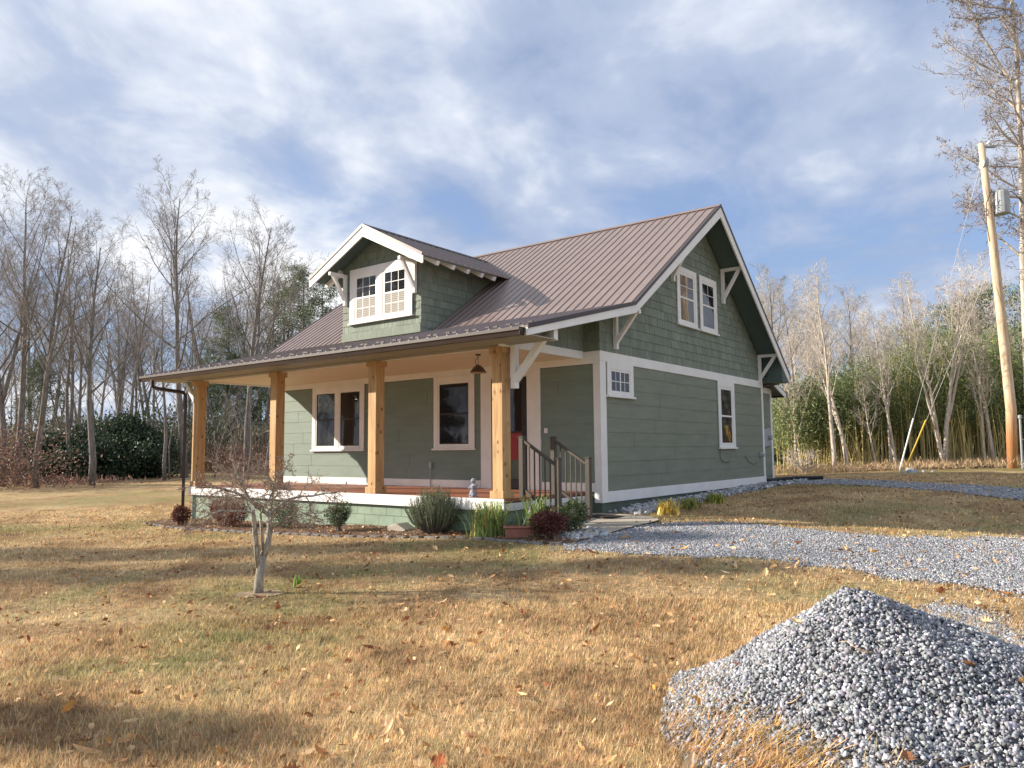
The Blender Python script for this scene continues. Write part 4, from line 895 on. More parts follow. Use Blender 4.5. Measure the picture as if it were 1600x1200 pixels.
for i, (u, d, top, k, lean, lab) in enumerate(LT):
    p = AT(u, d); e = place_tree(k, p[0], p[1], hgt(u, top, d), i * 1.3, lab, 'bare trees along the left wood edge', wide=1.0 if k[0] == 'g' else 1.1)
    ax = fv; q = Matrix.Rotation(lean, 3, Vector(ax)) @ e.rotation_euler.to_matrix(); e.rotation_euler = q.to_euler()
rg = random.Random(17); LB = 0
for i in range(34):
    u = -120 + i * 17.5 + rg.uniform(-8, 8); d = rg.uniform(50, 85); p = AT(u, d); k = rg.choice(['g0', 'g1', 'g2', 'g3', 'g4', 's0', 's1', 's2'])
    place_tree(k, p[0], p[1], hgt(u, rg.uniform(400, 520), d), rg.uniform(0, 6.28), 'one of the bare trees deep in the wood left of the house', 'bare trees deep in the left wood')
rg = random.Random(23)
for i in range(26):
    u = -40 + i * 18 + rg.uniform(-8, 8); d = rg.uniform(36, 50); p = AT(u, d)
    place_tree(rg.choice(['s0', 's1', 's2']), p[0], p[1], hgt(u, rg.uniform(520, 640), d), rg.uniform(0, 6.28), 'one of the thin young trees in the undergrowth at the left wood edge', 'thin young trees at the left wood edge', name='sapling')
# ---- evergreens
def evergreen(x, y, h, rad, label, group, seed, mat='holly', n=9000, L=.22, W_=.10, shape='cone', name='holly_tree'):
    rg = np.random.default_rng(seed); e = empty(name, put(x, y), label, 'tree', group); m = MB(); m.tube([(0, 0, -.1), (.03, 0, h * .5), (0, 0, h * .93)], [.03 * h / 3, .02 * h / 3, .01], 6)
    nb = 46; P = []; D = []; C = []
    for i in range(nb):
        t = (i + rg.uniform(0, 1)) / nb; z = h * (.04 + .95 * t); rr2 = rad * ((1 - t) ** .7 if shape == 'cone' else math.sin(math.pi * min(1, .18 + t * .86)) ** .6) * rg.uniform(.65, 1.12); a = rg.uniform(0, 6.28); tipp = np.array([rr2 * math.cos(a), rr2 * math.sin(a), z + rr2 * .1]); b0 = np.array([0, 0, z - rr2 * .15])
        m.tube([b0, (b0 + tipp) / 2 + np.array([0, 0, .03 * rr2]), tipp], [.012, .009, .004], 3, cap=False)
        k = n // nb; tt = rg.uniform(.15, 1.05, k)[:, None]; q = b0 + (tipp - b0) * tt + rg.normal(0, 1, (k, 3)) * np.array([.17, .17, .10]) * rad * (.35 + .75 * tt)
        P.append(q); D.append((tipp - b0) / (np.linalg.norm(tipp - b0) + .01) * .6 + rg.normal(0, .6, (k, 3))); C.append(np.full((k, 1), rg.uniform(.65, 1.35)))
    P = np.vstack(P); D = np.vstack(D); C = np.vstack(C) * rg.uniform(.7, 1.3, (len(P), 1)) * np.ones((1, 3)); ok = P[:, 2] > .02; V, F, C = leaves(P[ok], D[ok], L, W_, C[ok])
    m.build('trunk', 'bark_grey', e); npmesh('crown', V, F, mat, C, e); return e
for i, (u, d, top, rad) in enumerate([(92, 37, 690, 2.0), (125, 38, 672, 2.1), (165, 39, 668, 2.2), (200, 38, 654, 2.2), (228, 39, 680, 1.8), (70, 40, 682, 1.8), (145, 36.5, 700, 1.8)]):
    p = AT(u, d); evergreen(p[0], p[1], hgt(u, top, d), rad, ['leftmost large dark holly at the wood edge', 'dark green holly behind the leaning bare tree', 'tallest but one dark holly in the middle of the row', 'tallest dark holly at the wood edge', 'rightmost dark holly beside the crooked pale tree', 'dark evergreen half hidden behind the leftmost holly', 'low dark holly at the front of the row'][i], 'dark hollies at the left wood edge', 100 + i, n=12000, L=.17, W_=.08, shape='oval')
def pine(x, y, h, label, group, seed, rad=2.6, t0=.35, n=9000):
    rg = np.random.default_rng(seed); e = empty('pine_tree', put(x, y), label, 'tree', group); m = MB(); m.tube([(0, 0, -.1), (.1, 0, h * .5), (0, .05, h * .97)], [.17, .12, .03], 7); P = []; D = []; C = []
    nb = 44
    for i in range(nb):
        t = t0 + (1 - t0) * (i + rg.uniform(0, 1)) / nb; z = h * t; rr2 = rad * (1.05 - .75 * ((t - t0) / (1 - t0)) ** 1.4) * rg.uniform(.55, 1.1); a = rg.uniform(0, 6.28); tipp = np.array([rr2 * math.cos(a), rr2 * math.sin(a), z + rr2 * .22]); b0 = np.array([0, 0, z]); m.tube([b0, b0 * .5 + tipp * .5 - np.array([0, 0, .08]), tipp], [.035, .025, .01], 3, cap=False)
        for c in range(7):
            tt = rg.uniform(.35, 1.0); cen = b0 + (tipp - b0) * tt + rg.normal(0, .22, 3); k = n // (nb * 7); q = cen + rg.normal(0, .17, (k, 3)) * np.array([1.3, 1.3, .6]); P.append(q); D.append(rg.normal(0, 1, (k, 3)) + np.array([0, 0, .5])); C.append(np.full((k, 1), rg.uniform(.6, 1.4)))
    P = np.vstack(P); D = np.vstack(D); C = np.vstack(C) * rg.uniform(.75, 1.25, (len(P), 1)) * np.ones((1, 3)); V, F, C = leaves(P, D, .22, .045, C)
    m.build('trunk', 'bark_grey', e); npmesh('crown', V, F, 'pine', C, e); return e
for i, (u, d, top, rad, t0) in enumerate([(352, 55, 480, 3.0, .3), (368, 52, 555, 2.4, .2), (470, 50, 415, 3.2, .3), (440, 54, 440, 3.0, .35), (500, 52, 440, 3.0, .3), (320, 58, 560, 2.6, .2), (60, 56, 560, 2.8, .2), (405, 56, 590, 2.6, .1)]):
    p = AT(u, d); pine(p[0], p[1], hgt(u, top, d), ['green pine behind the wood edge above the left end of the porch roof', 'shorter pine directly in front of the taller pine left of the house', 'tallest pine just left of the dormer', 'pine left of the tallest pine near the dormer', 'pine touching the left edge of the dormer roof', 'small pine seen beside the leftmost cedar post', 'pine behind the red brown thicket at the left edge', 'low pine seen through the porch between two cedar posts'][i], 'pines in the left wood', 200 + i, rad, t0)
# ---- undergrowth
def brush(name, us, ds, n, h, mat, label, L=.35, W_=.03, seed=0, cat='undergrowth', lo=.5, hi=1.5, up=1.0, clump=60):
    rg = np.random.default_rng(seed); cu = rg.uniform(us[0], us[1], clump); cd_ = rg.uniform(ds[0], ds[1], clump); P = []
    ang = (cu - 800) / FPX; base = CO[None, :2] + (fv[:2][None] + rv[:2][None] * ang[:, None]) * cd_[:, None]
    ch = h * rg.uniform(.45, 1.0, clump); cc = rg.uniform(.7, 1.25, clump); idx = rg.integers(0, clump, n); r = np.abs(rg.normal(0, 1, n)); q = base[idx] + rg.normal(0, 1.1, (n, 2)); z = ch[idx] * rg.uniform(0, 1, n) ** .8 * np.exp(-.12 * r)
    P = np.c_[q, gz(q[:, 0], q[:, 1]) + z]; D = rg.normal(0, .55, (n, 3)) + np.array([0, 0, up]); C = rg.uniform(lo, hi, (n, 1)) * cc[idx][:, None] * rg.uniform(.92, 1.08, (n, 3)); V, F, C = leaves(P, D, rg.uniform(.5, 1.3, n) * L, W_, C)
    return tag(npmesh(name, V, F, mat, C), label, cat, kind='stuff')
brush('undergrowth', (-150, 520), (44, 62), 42000, 3.4, 'brush', 'brown twiggy undergrowth under the bare trees left of the house', L=.55, W_=.045, clump=150, seed=1)
brush('green_undergrowth', (-100, 520), (46, 64), 30000, 4.5, 'pine', 'dull green undergrowth behind the wood edge left of the house', L=.3, W_=.10, clump=70, seed=2, lo=.45, hi=1.0)
brush('oak_thicket', (-90, 62), (30.5, 33), 5500, 3.2, 'oak_leaf', 'red brown leafy thicket at the left edge of the lawn', L=.13, W_=.07, clump=26, seed=3, up=.2)
brush('leafy_thicket', (330, 420), (40, 44), 5000, 2.0, 'oak_leaf', 'rusty thicket behind the porch at the wood edge', L=.13, W_=.06, clump=16, seed=4, up=.2, lo=.6, hi=1.3)
brush('fallen_brush', (60, 140), (33, 35), 1200, .35, 'oak_leaf', 'low pile of rusty leaves and sticks below the hollies', L=.2, W_=.06, clump=10, seed=5, lo=.8, hi=2)
# ================================================================== RIGHT SIDE WOOD
def bamboo(us, ds, name_l, name_c, lab_l, lab_c, n, hmul, seed):
    rg = np.random.default_rng(seed); m = MB(); P = []; D = []; C = []
    culms = 330
    for i in range(culms):
        u = rg.uniform(*us); d = ds[0] + (ds[1] - ds[0]) * rg.uniform(0, 1) ** 1.3; a = (u - 800) / FPX; q = CO[:2] + (fv[:2] + rv[:2] * a) * d; z0 = float(gz(q[0], q[1])); h = hmul * rg.uniform(.72, 1.1) * (1 + .22 * math.sin(u * .013 + 1)); lx, ly = rg.normal(0, .35, 2)
        base = np.array([q[0], q[1], z0 - .05]); mid = base + np.array([lx * .2, ly * .2, h * .55]); tip = base + np.array([lx * 1.2, ly * 1.2, h]); m.tube([base, mid, tip], [.020, .017, .006], 4, cap=False)
        k = n // culms; t = rg.uniform(.30, 1.0, k)[:, None] ** .8; pp = np.where(t < .55, base + (mid - base) * t / .55, mid + (tip - mid) * (t - .55) / .45); pp = pp + rg.normal(0, 1, (k, 3)) * np.array([.42, .42, .16]); P.append(pp); dd = rg.normal(0, .8, (k, 3)) + np.array([0, 0, -.55]); D.append(dd); C.append(np.full((k, 1), rg.uniform(.55, 1.4)))
    P = np.vstack(P); D = np.vstack(D); C = np.vstack(C) * rg.uniform(.7, 1.3, (len(P), 1)) * np.array([[1, 1, 1.]]); V, F, C = leaves(P, D, rg.uniform(.10, .22, len(P)), .038, C)
    tag(npmesh(name_l, V, F, 'bamboo_leaf', C), lab_l, 'bamboo', kind='stuff'); o = m.build(name_c, 'bamboo_cane', None); tag(o, lab_c, 'bamboo', kind='stuff')
bamboo((1195, 1720), (27, 33), 'bamboo_leaves', 'bamboo_canes', 'dense green leaves of the bamboo grove right of the house', 'yellowish canes of the bamboo grove right of the house', 140000, 4.3, 1)
rg = random.Random(4); m = MB()
for i in range(90):
    u = rg.choice([rg.gauss(1345, 22), rg.gauss(1505, 30), rg.uniform(1240, 1640)]); d = rg.uniform(26.2, 27.2); p = AT(u, d); h = rg.uniform(.9, 2.3); lx = rg.gauss(0, .28)
    m.tube([p - (0, 0, .05), p + rv * lx * .4 + (0, 0, h * .5), p + rv * lx + (0, 0, h)], [.022, .018, .007], 4)
tag(m.build('broken_canes', 'bamboo_cane', None), 'bare yellow broken canes along the front of the bamboo grove', 'bamboo canes', kind='stuff')
brush('grove_understory', (1190, 1720), (33, 44), 36000, 4.6, 'pine', 'dark evergreen growth behind the bamboo grove', L=.34, W_=.12, clump=110, seed=9, lo=.4, hi=1.0)
brush('dry_border_grass', (1215, 1700), (25.6, 26.6), 9000, .30, 'leaf_litter', 'dry pale grass along the foot of the bamboo grove', L=.22, W_=.012, clump=150, seed=10, lo=.6, hi=1.2)
RT = [(1302, 26.0, 410, 'p0', -.02, 'thick pale trunked bare tree nearest the house on the right'), (1323, 26.0, 440, 'p1', -.03, 'pale bare tree with a crooked trunk, second from the house corner'), (1368, 25.8, 590, 'p3', -.12, 'short crooked pale tree in the middle of the bamboo'),
      (1400, 26.0, 480, 'p3', -.05, 'slim straight pale tree left of the two guy wires'), (1392, 26.2, 500, 'p0', -.07, 'slim pale tree leaning left beside the straight slim one'), (1473, 25.8, 420, 'p2', -.12, 'pale bare tree leaning left just right of the guy wires'),
      (1476, 26.1, 395, 'p1', .02, 'forked pale tree beside the leaning tree right of the guy wires'), (1538, 26.0, 520, 'p3', -.10, 'slim leaning pale tree right of the forked tree'), (1552, 26.3, 430, 'p0', -.03, 'slim pale tree nearest the utility pole on its left'),
      (1240, 27, 520, 'p2', .02, 'pale multi stemmed tree at the left end of the bamboo'), (1252, 27.5, 560, 'p1', -.04, 'small pale tree next to the multi stemmed tree at the house corner')]
for i, (u, d, top, k, lean, lab) in enumerate(RT):
    p = AT(u, d); e = place_tree(k, p[0], p[1], hgt(u, top, d), i * 2.1, lab, 'pale bare trees along the bamboo grove', name='pale_bare_tree')
    q = Matrix.Rotation(lean, 3, Vector(fv)) @ e.rotation_euler.to_matrix(); e.rotation_euler = q.to_euler()
rg = random.Random(31)
for i in range(38):
    u = 1170 + i * 13.5 + rg.uniform(-8, 8); d = rg.uniform(36, 60); p = AT(u, d)
    place_tree(rg.choice(['p0', 'p1', 'p2', 'p3', 'g2', 's0']), p[0], p[1], hgt(u, rg.uniform(405, 520), d), rg.uniform(0, 6.28), 'one of the distant bare trees rising behind the bamboo grove', 'bare trees behind the bamboo grove', name='pale_bare_tree')
for i, (u, d, top, rad) in enumerate([(1500, 44, 480, 3.0), (1545, 42, 455, 3.2), (1450, 46, 520, 2.8), (1620, 40, 440, 3.2)]):
    p = AT(u, d); pine(p[0], p[1], hgt(u, top, d), ['soft green pine above the bamboo between the forked tree and the pole', 'tallest pine behind the bamboo left of the pole', 'small pine behind the guy wires', 'pine behind the utility pole at the right edge'][i], 'pines behind the bamboo grove', 300 + i, rad, .2, 8000)
e = empty('bare_shrub', tuple(AT(1256, 26.3)), 'pale twiggy shrub with a few orange leaves at the left end of the bamboo', 'shrub')
out = []; rg_ = np.random.default_rng(5); so_ = dict(seg=[4, 4, 3, 2], taper=[.5, .4, .4, .5], wob=[.12, .18, .2, .25], up=[.1, .1, 0, 0], kids=[6, 5, 3], t0=[.2, .2, .2], ang=[(25, 60)] * 3, len=[.6, .55, .5], rk=[.6, .6, .6], rmin=.006)
for k in range(6): grow(rg_, np.array([0, 0, -.03]), np.array([rg_.uniform(-.7, .7), rg_.uniform(-.7, .7), 1]), .9, .035, 0, out, so_)
m = MB(); tips = []
for pts, rad, lv in out:
    m.tube(pts, rad, 4, cap=False)
    if lv == 3: tips += pts[1:]
m.build('branches', 'bark_pale', e); tp = np.array(tips); tp = tp[tp[:, 2] > .9]; tp = tp[:260]; V, F, C = leaves(tp, rg_.normal(size=tp.shape), .08, .04, np.tile([2.2, 1.8, .9], (len(tp), 1)) * rcol(len(tp))); npmesh('dry_leaves', V, F, 'oak_leaf', C, e)
# ---- large tree at the right edge with drooping boughs and seed clusters
BT = AT(1612, 25.0); e = empty('sweetgum_tree', (BT[0], BT[1], BT[2] - .1), 'large pale barked tree at the right edge with drooping boughs full of seed clusters', 'tree')
out = []; rg_ = np.random.default_rng(8); s25 = 25.0 / FPX
so_ = dict(seg=[7, 6, 4, 3], taper=[.22, .3, .4, .5], wob=[.12, .17, .22, .25], up=[-.1, .15, .05, 0], kids=[13, 7, 5], t0=[.12, .15, .15], ang=[(20, 60), (25, 65), (25, 70)], len=[.40, .48, .5], rk=[.42, .55, .6], rmin=.008)
def bp(u, v, dd=0): return SP(u, v, 25.0) - np.array(e.location) + fv * dd
tm = MB(); tm.tube([bp(1612, 740), bp(1606, 600), bp(1599, 420), bp(1596, 250), bp(1588, 60), bp(1572, -80), bp(1560, -230)], [.13, .115, .095, .08, .065, .045, .02], 9)
tm.tube([bp(1612, 640), bp(1630, 480), bp(1650, 250), bp(1655, 0), bp(1640, -200)], [.10, .09, .075, .055, .02], 8)
boughs = [((1598, 130), (1530, 60), .045, .2), ((1600, 200), (1535, 150), .045, -.5), ((1600, 260), (1530, 240), .04, .5), ((1602, 350), (1545, 310), .04, -.2), ((1590, 20), (1500, -10), .05, 0), ((1640, 250), (1540, 18), .07, .3), ((1600, 90), (1560, 20), .05, 0), ((1650, 170), (1560, 100), .065, -.4), ((1600, 230), (1530, 195), .05, .2), ((1650, 290), (1560, 225), .06, -.3), ((1640, 330), (1555, 262), .055, .4), ((1600, 310), (1530, 290), .04, 0),
          ((1600, 170), (1560, 120), .045, .8), ((1600, 60), (1540, 60), .05, -.8), ((1600, 400), (1560, 330), .04, .5), ((1640, 450), (1570, 380), .05, -.5), ((1640, 100), (1720, 20), .06, 0), ((1650, 200), (1740, 150), .06, .5), ((1580, 0), (1520, -60), .05, .3), ((1580, -40), (1600, -160), .05, .3), ((1600, 20), (1520, 10), .05, .5)]
for (a, b), (c, d), r_, dd in boughs:
    A_ = bp(a, b, dd * .2); B_ = bp(c, d, dd * 1.5); grow(rg_, A_, B_ - A_, np.linalg.norm(B_ - A_) * random.uniform(1.2, 1.6), r_, 0, out, so_)
cm = MB(); tips = []
for pts, rad, lv in out:
    (tm if lv == 0 else cm).tube(pts, rad, 5 if lv < 2 else 3, cap=False)
    if lv == 3: tips.append(pts[-1])
tm.build('trunk', 'bark_pale', e, smooth=True); cm.build('branches', 'bark_twig', e); tp = np.array(tips); tp = tp[rg_.choice(len(tp), min(len(tp), 420), False)]; tp = np.repeat(tp, 3, 0) + rg_.normal(0, .07, (len(tp) * 3, 3))
V, F, C = leaves(tp, rg_.normal(size=tp.shape) + np.array([0, 0, -.6]), .065, .045, np.array([[.75, .75, 1.0]]) * rcol(len(tp), .8, 1.8)); npmesh('seed_clusters', V, F, 'oak_leaf', C, e)
# ---- utility pole
d = 24.5; PB = AT(1583, d); sP = d / FPX; U = empty('utility_pole', (PB[0], PB[1], PB[2]), 'leaning bleached wooden utility pole with grey transformer at the right edge', 'utility pole')
def up(u, v, dd=0): return SP(u, v, d) - PB + fv * dd
m = MB(); m.tube([up(1583, 745), up(1580, 640), up(1563, 480), up(1545, 320), up(1533, 224)], [.16, .155, .14, .115, .09], 14); m.build('pole', 'pole_wood', U, smooth=True)
m = MB(); c = up(1562, 317, -.1); m.lathe([(.22, -.40), (.23, -.38), (.23, .30), (.21, .34), (.05, .38)], c, 16); tf = m.build('transformer', 'steel_grey', U, smooth=False)
m = MB(); m.lathe([(.05, .34), (.07, .38), (.05, .42), (.07, .46), (.05, .50), (.03, .56)], c, 10); m.lathe([(.03, .20), (.05, .24), (.03, .28)], c + rv * .26, 8); m.build('insulator', 'white_paint', tf)
m = MB(); m.bar(up(1545, 300, -.05), up(1556, 302, -.1), .06, .05); m.bar(up(1548, 330, -.05), up(1556, 331, -.1), .06, .05); m.bar(up(1532, 230), up(1556, 229), .08, .06); m.tube([up(1534, 256), up(1541, 256.5)], .16, 10); m.build('mounting_arm', 'steel_grey', U)
m = MB(); m.tube([up(1540, 228), up(1545, 222), up(1551, 228)], [.03, .05, .02], 8); m.build('pole_insulator', 'white_paint', U)
m = MB(); m.tube([up(1587.5, 650, -.19), up(1592, 735, -.19)], .035, 8); m.lathe([(.03, -.05), (.06, -.04), (.06, .05), (.03, .07)], up(1587.5, 652, -.19), 10); m.build('ground_conduit', 'steel_grey', U)
m = MB(); m.tube([up(1545, 298, -.16), up(1536, 320, -.18), up(1536, 350, -.18), up(1541, 380, -.18)], .014, 5); m.tube([up(1553, 300, -.1), up(1575, 303, -.2), up(1590, 316, -.2), up(1600, 318, 0)], .014, 5); m.build('jumper_wire', 'black_wire', U)
def free_wire(a, b, sag, name, label, mat='wire', r=.018):
    a = np.array(a); b = np.array(b); m = MB(); m.tube([a + (b - a) * t - np.array([0, 0, 4 * sag * t * (1 - t)]) for t in np.linspace(0, 1, 14)], r, 4); tag(m.build(name, mat, None), label, 'wire')
W0 = np.array(U.location)
free_wire(W0 + up(1551, 227), W0 + up(1551, 227) + rv * 22 + fv * 6 + np.array([0, 0, 3.2]), .5, 'power_line', 'upper pale power line running right from the pole top')
free_wire(W0 + up(1560, 295), W0 + up(1560, 295) + rv * 22 + fv * 6 + np.array([0, 0, 3.4]), .5, 'power_line', 'lower pale power line running right from the transformer')
for (ub, vb), (ut, vt), (um, vm), mat, lab in (((1403, 741), (1534, 250), (1427, 649), 'white_paint', 'guy wire with a white guard, left of the yellow one'), ((1411, 741), (1552, 405), (1449, 652), 'yellow_plastic', 'guy wire with a yellow guard at its foot')):
    A_ = AT(ub, 24.3); T_ = W0 + up(ut, vt); g_e = empty('guy_wire', tuple(A_), lab, 'guy wire', 'guy wires of the utility pole'); v_ = T_ - A_; m = MB(); m.tube([(0, 0, -.05), v_], .005, 4); m.build('cable', 'wire', g_e)
    f_ = (733 - vm) / (733 - vt) * .98; m = MB(); m.tube([v_ * .005, v_ * f_], .024, 8); m.build('guard', mat, g_e)
# ---- rocks on the far bank
p = AT(1425, 24.0); S = np.array([.28, .2, .16, .14]); P = np.array([p + rv * k + np.array([0, 0, -.07]) for k in (0, .35, -.3, .6)])
for i in range(4): tag(stones('boulder', P[i:i + 1], S[i:i + 1], 'rock', np.full((1, 3), 1.5)), ['largest pale boulder below the guy wires', 'pale boulder right of the largest one', 'pale boulder left of the largest one', 'smallest pale boulder at the right of the row'][i], 'boulder')
# ---- woods beyond the photograph: they shade the lawn and show in the panes
rt_ = rv[:2]; sunh = SD[:2] / np.linalg.norm(SD[:2])
def shade_tree(x, y, h, k, i, kind):
    if kind == 'b': place_tree(k, x, y, h, i * 1.7, 'bare tree standing out of sight on the sunny side of the lawn', 'trees beyond the left of the picture')
    else: evergreen(x, y, h, kind[1], 'evergreen standing out of sight on the sunny side of the lawn', 'trees beyond the left of the picture', 500 + i, n=5200, L=.4, W_=.2, mat='pine', name='evergreen_tree')
for i, (s_, lat, h, k, kd) in enumerate([(24, -9.85, 10, 'g3', ('e', .38)), (30, -3.3, 13, 'g1', ('e', .9)), (33, -1.0, 13.5, 'g0', ('e', 1.0)), (36, -3.2, 16, 'g2', 'b'), (40, -.5, 15, 'g0', 'b'), (44, -12.6, 17, 'g3', 'b')]):
    # s_: metres towards the sun from the line through x=4; lat: the y where its shadow crosses x=4
    shade_tree(4 + sunh[0] * s_, lat + sunh[1] * s_, h, k, i, kd)
rg = random.Random(77)
for i in range(26):
    a = R(rg.uniform(195, 345)); dd = rg.uniform(34, 55); x = 4 + math.cos(a) * dd; y = -12 + math.sin(a) * dd
    if np.dot(np.array([x, y]) - CO[:2], CF[:2]) > 0 or abs(math.atan2(y + 8, x - 4) - math.atan2(sunh[1], sunh[0])) < .3: continue
    place_tree(rg.choice(['g0', 'g1', 'g2', 'g3', 'g4']), x, y, rg.uniform(11, 16), a, 'one of the bare trees across the road that show in the window panes', 'bare trees behind the viewer')
for i in range(24):
    a = R(198 + i * 2.3 + rg.uniform(-1, 1)); dd = rg.uniform(44, 62); place_tree(rg.choice(['g0', 'g1', 'g2', 'g3', 'g4']), -6 + math.cos(a) * dd, math.sin(a) * dd, rg.uniform(11, 14), a, 'one of the bare trees across the road that show in the window panes', 'bare trees behind the viewer')
# ================================================================== GRASS AND FALLEN LEAVES
def on_lawn(x, y):
    bad = in_poly(x, y, DRVP) | in_poly(x, y, FARP) | in_poly(x, y, WALKP) | in_poly(x, y, BEDP) | in_poly(x, y, SIDE)
    bad |= (heap(x, y)[1] < .97) | ((x > -10.4) & (x < .03) & (y > -2.7) & (y < 10.4)); return ~bad
def grass(n, r0, r1, half, h, w, seed, name, label, tuft=3, gamma=.5):
    rg = np.random.default_rng(seed); r = r0 + (r1 - r0) * rg.uniform(0, 1, n) ** (1 / gamma if gamma > 1 else 1.0); a0 = math.atan2(CF[1], CF[0]); a = a0 + rg.uniform(-half, half, n); x = CO[0] + r * np.cos(a); y = CO[1] + r * np.sin(a); ok = on_lawn(x, y)
    dens = .5 + .5 * np.sin(x * 2.1 + 1.3 * np.sin(y * 1.7)) * np.sin(y * 2.6 + x * .7); ok &= rg.uniform(0, 1, n) < .55 + .45 * dens; 
    ok &= ~(in_poly(x, y, RINGP) & (rg.uniform(0, 1, n) > .4)) & ~(in_poly(x, y, PAT) & (rg.uniform(0, 1, n) > .4))
    x, y, r = x[ok], y[ok], r[ok]; tcol = np.repeat(rg.uniform(.6, 1.3, (len(x), 1)) * np.array([[1, 1, 1]]) + rg.normal(0, .04, (len(x), 3)), tuft, 0); x = np.repeat(x, tuft) + rg.normal(0, .018, len(x) * tuft); y = np.repeat(y, tuft) + rg.normal(0, .018, len(x)); r = np.repeat(r, tuft); m_ = len(x); z = gzw(x, y) - .004
    hh = h * rg.uniform(.4, 1.25, m_); az = rg.uniform(0, 6.28, m_); ln = rg.uniform(.1, 1.1, m_) * hh; ww = w * (.6 + r * .11) * rg.uniform(.7, 1.3, m_); sx_, sy_ = -np.sin(az) * ww / 2, np.cos(az) * ww / 2; fl = rg.uniform(0, 1, m_) < .25; hh = np.where(fl, hh * .3, hh); ln = np.where(fl, ln * 1.8 + .01, ln)
    V = np.stack([np.c_[x + sx_, y + sy_, z], np.c_[x - sx_, y - sy_, z], np.c_[x + np.cos(az) * ln, y + np.sin(az) * ln, z + hh]], 1).reshape(-1, 3); F = np.arange(3 * m_).reshape(m_, 3)
    c = tcol * rg.uniform(.7, 1.65, (m_, 1)) * np.where(rg.uniform(0, 1, (m_, 1)) < .10, np.array([[1.25, 1.2, 1.1]]), 1.0) * rg.uniform(.93, 1.07, (m_, 3))
    tag(npmesh(name, V, F, 'grass_blade', np.repeat(c, 3, 0)), label, 'grass', kind='stuff')
grass(105000, 1.8, 8, R(50), .055, .0052, 1, 'near_grass', 'short dry straw coloured grass in the foreground', tuft=5)
grass(120000, 7.0, 26, R(46), .05, .0055, 2, 'far_grass', 'short dry tan grass farther across the lawn', tuft=3)
# longer straw round the near foot of the heap
rg = np.random.default_rng(6); n = 26000; q = PC + np.outer(rg.normal(-.85, .32, n), rr_) + np.outer(rg.normal(-.95, .55, n), ff_); hr_ = heap(q[:, 0], q[:, 1])[1]; ok = (hr_ > .66 + rg.uniform(0, .3, n)) & (hr_ < 1.4); q = q[ok]; n = len(q); z = np.maximum(gzw(q[:, 0], q[:, 1]), gheap(q[:, 0], q[:, 1])) - .005
D = rr_[0] * .9 + rg.normal(0, .35, n), rr_[1] * .9 + rg.normal(0, .35, n), rg.uniform(.15, .9, n); D = np.stack(D, 1); V, F, C = leaves(np.c_[q, z], D, rg.uniform(.05, .16, n), .0045, rcol(n, .7, 1.5) * np.array([[1.1, 1.0, .85]])); tag(npmesh('straw', V, F, 'grass_blade', C), 'long dry straw spilling over the left foot of the gravel heap', 'straw', kind='stuff')
# fallen leaves: five curled shapes, each leaf an object of its own
def leaf_mesh(k):
    rg = np.random.default_rng(300 + k); n = 9; m = MB(); V = []; L = .075 * (1, 1.25, .85, 1.5, 1.0)[k]; wd = (.34, .22, .5, .16, .42)[k] * L; curl = (1.3, 2.0, .9, .6, 1.8)[k]
    for i in range(n):
        t = i / (n - 1); w = wd * math.sin(math.pi * min(1, t * .93 + .05)) ** .8 * (1 + .38 * (1 if i % 2 else -1) * (k in (0, 2, 4))); x = (t - .5) * L * 1.1; zc = .012 + .45 * L * (t - .5) ** 2 * 1.6 + rg.normal(0, .001)
        V += [(x, -w * math.cos(curl * .5), zc + w * math.sin(curl * .5)), (x, 0, zc), (x, w * math.cos(curl * .4), zc + w * math.sin(curl * .5) * .8)]
    m.add(V, [(3 * i, 3 * i + 1, 3 * i + 4, 3 * i + 3) for i in range(n - 1)] + [(3 * i + 1, 3 * i + 2, 3 * i + 5, 3 * i + 4) for i in range(n - 1)])
    m.tube([(-L * .55, 0, .014 + .12 * L), (-L * .85, .004, .008)], .0012, 3)
    return m
LP = []
COLS = [('pale tan', (1.25, 1.2, 1.1)), ('tan', (.95, .8, .62)), ('brown', (.5, .33, .24)), ('rust red', (.55, .25, .16)), ('golden', (1.0, .68, .3))]
for k in range(5):
    for ci, (cn, cc) in enumerate(COLS):
        m = leaf_mesh(k); m.c = [tuple(x * random.uniform(.85, 1.15) for x in cc) for _ in m.v]
        o = m.build('fallen_leaf', 'leaf_litter', None); LP.append((o, cn))
used = set(); rg = np.random.default_rng(99); cnt = 0; a0 = math.atan2(CF[1], CF[0])
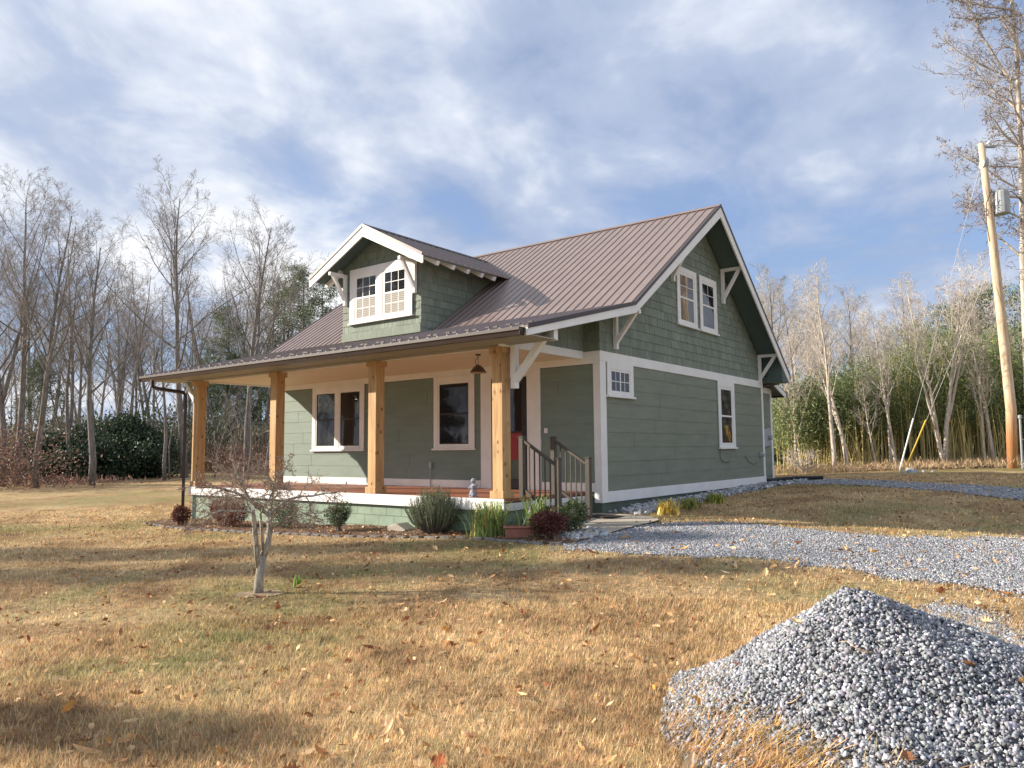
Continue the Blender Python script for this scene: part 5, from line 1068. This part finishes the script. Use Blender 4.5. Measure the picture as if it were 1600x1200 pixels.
while cnt < 300:
    r = 2.4 + 9.5 * rg.uniform() ** 1.15; a = a0 + rg.uniform(-.66, .66); x, y = CO[0] + r * math.cos(a), CO[1] + r * math.sin(a)
    if bool(in_poly(np.array([x]), np.array([y]), BEDP)[0]) or (x < 0 and y > -2.7): continue
    hh, hr = heap(x, y); z = float(gheap(x, y)) + .012 if hr < 1 else float(gzw(x, y)) + .018
    if hr < 1 and rg.uniform() < .6: continue
    ki = int(rg.integers(5)); ci = int(rg.choice(5, p=[.40, .30, .2, .07, .03])); idx = ki * 5 + ci; o, cn = LP[idx]
    if idx in used: o = o.copy(); COL.objects.link(o)
    used.add(idx); o.location = (x, y, z); o.rotation_euler = (rg.normal(0, .5), rg.normal(0, .4), rg.uniform(0, 6.28)); s = rg.uniform(.65, 1.45); o.scale = (s, s, s)
    where = 'gravel heap' if hr < 1 else ('gravel driveway' if bool(in_poly(np.array([x]), np.array([y]), DRVP)[0]) else 'dry lawn')
    tag(o, 'curled %s fallen leaf lying on the %s' % (cn, where), 'leaf', '%s fallen leaves on the %s' % (cn, where)); cnt += 1
for i, (o, cn) in enumerate(LP):
    if i not in used: bpy.data.objects.remove(o)
# the rest of the litter
n = 8500; r = 2.5 + 22 * rg.uniform(0, 1, n) ** .8; a = a0 + rg.uniform(-.75, .75, n); x = CO[0] + r * np.cos(a); y = CO[1] + r * np.sin(a); bad = ((x > -10.4) & (x < .03) & (y > -2.6)) | (heap(x, y)[1] < 1); x, y = x[~bad], y[~bad]
b = scatter_in(BEDP, 1900); x = np.r_[x, b[:, 0]]; y = np.r_[y, b[:, 1]]; n = len(x); inb = in_poly(x, y, BEDP)
pal = np.array([c for _, c in COLS]); ci = rg.choice(5, n, p=[.30, .30, .30, .07, .03]); D = rg.normal(0, 1, (n, 3)) * np.array([1, 1, .35]); V, F, C = leaves(np.c_[x, y, gzw(x, y) + .03], D, rg.uniform(.03, .085, n), rg.uniform(.015, .045, n), pal[ci] * rg.uniform(.7, 1.1, (n, 1)))
tag(npmesh('leaf_litter', V, F, 'leaf_litter', C), 'small scattered leaf litter over the lawn and front bed', 'leaf litter', kind='stuff')
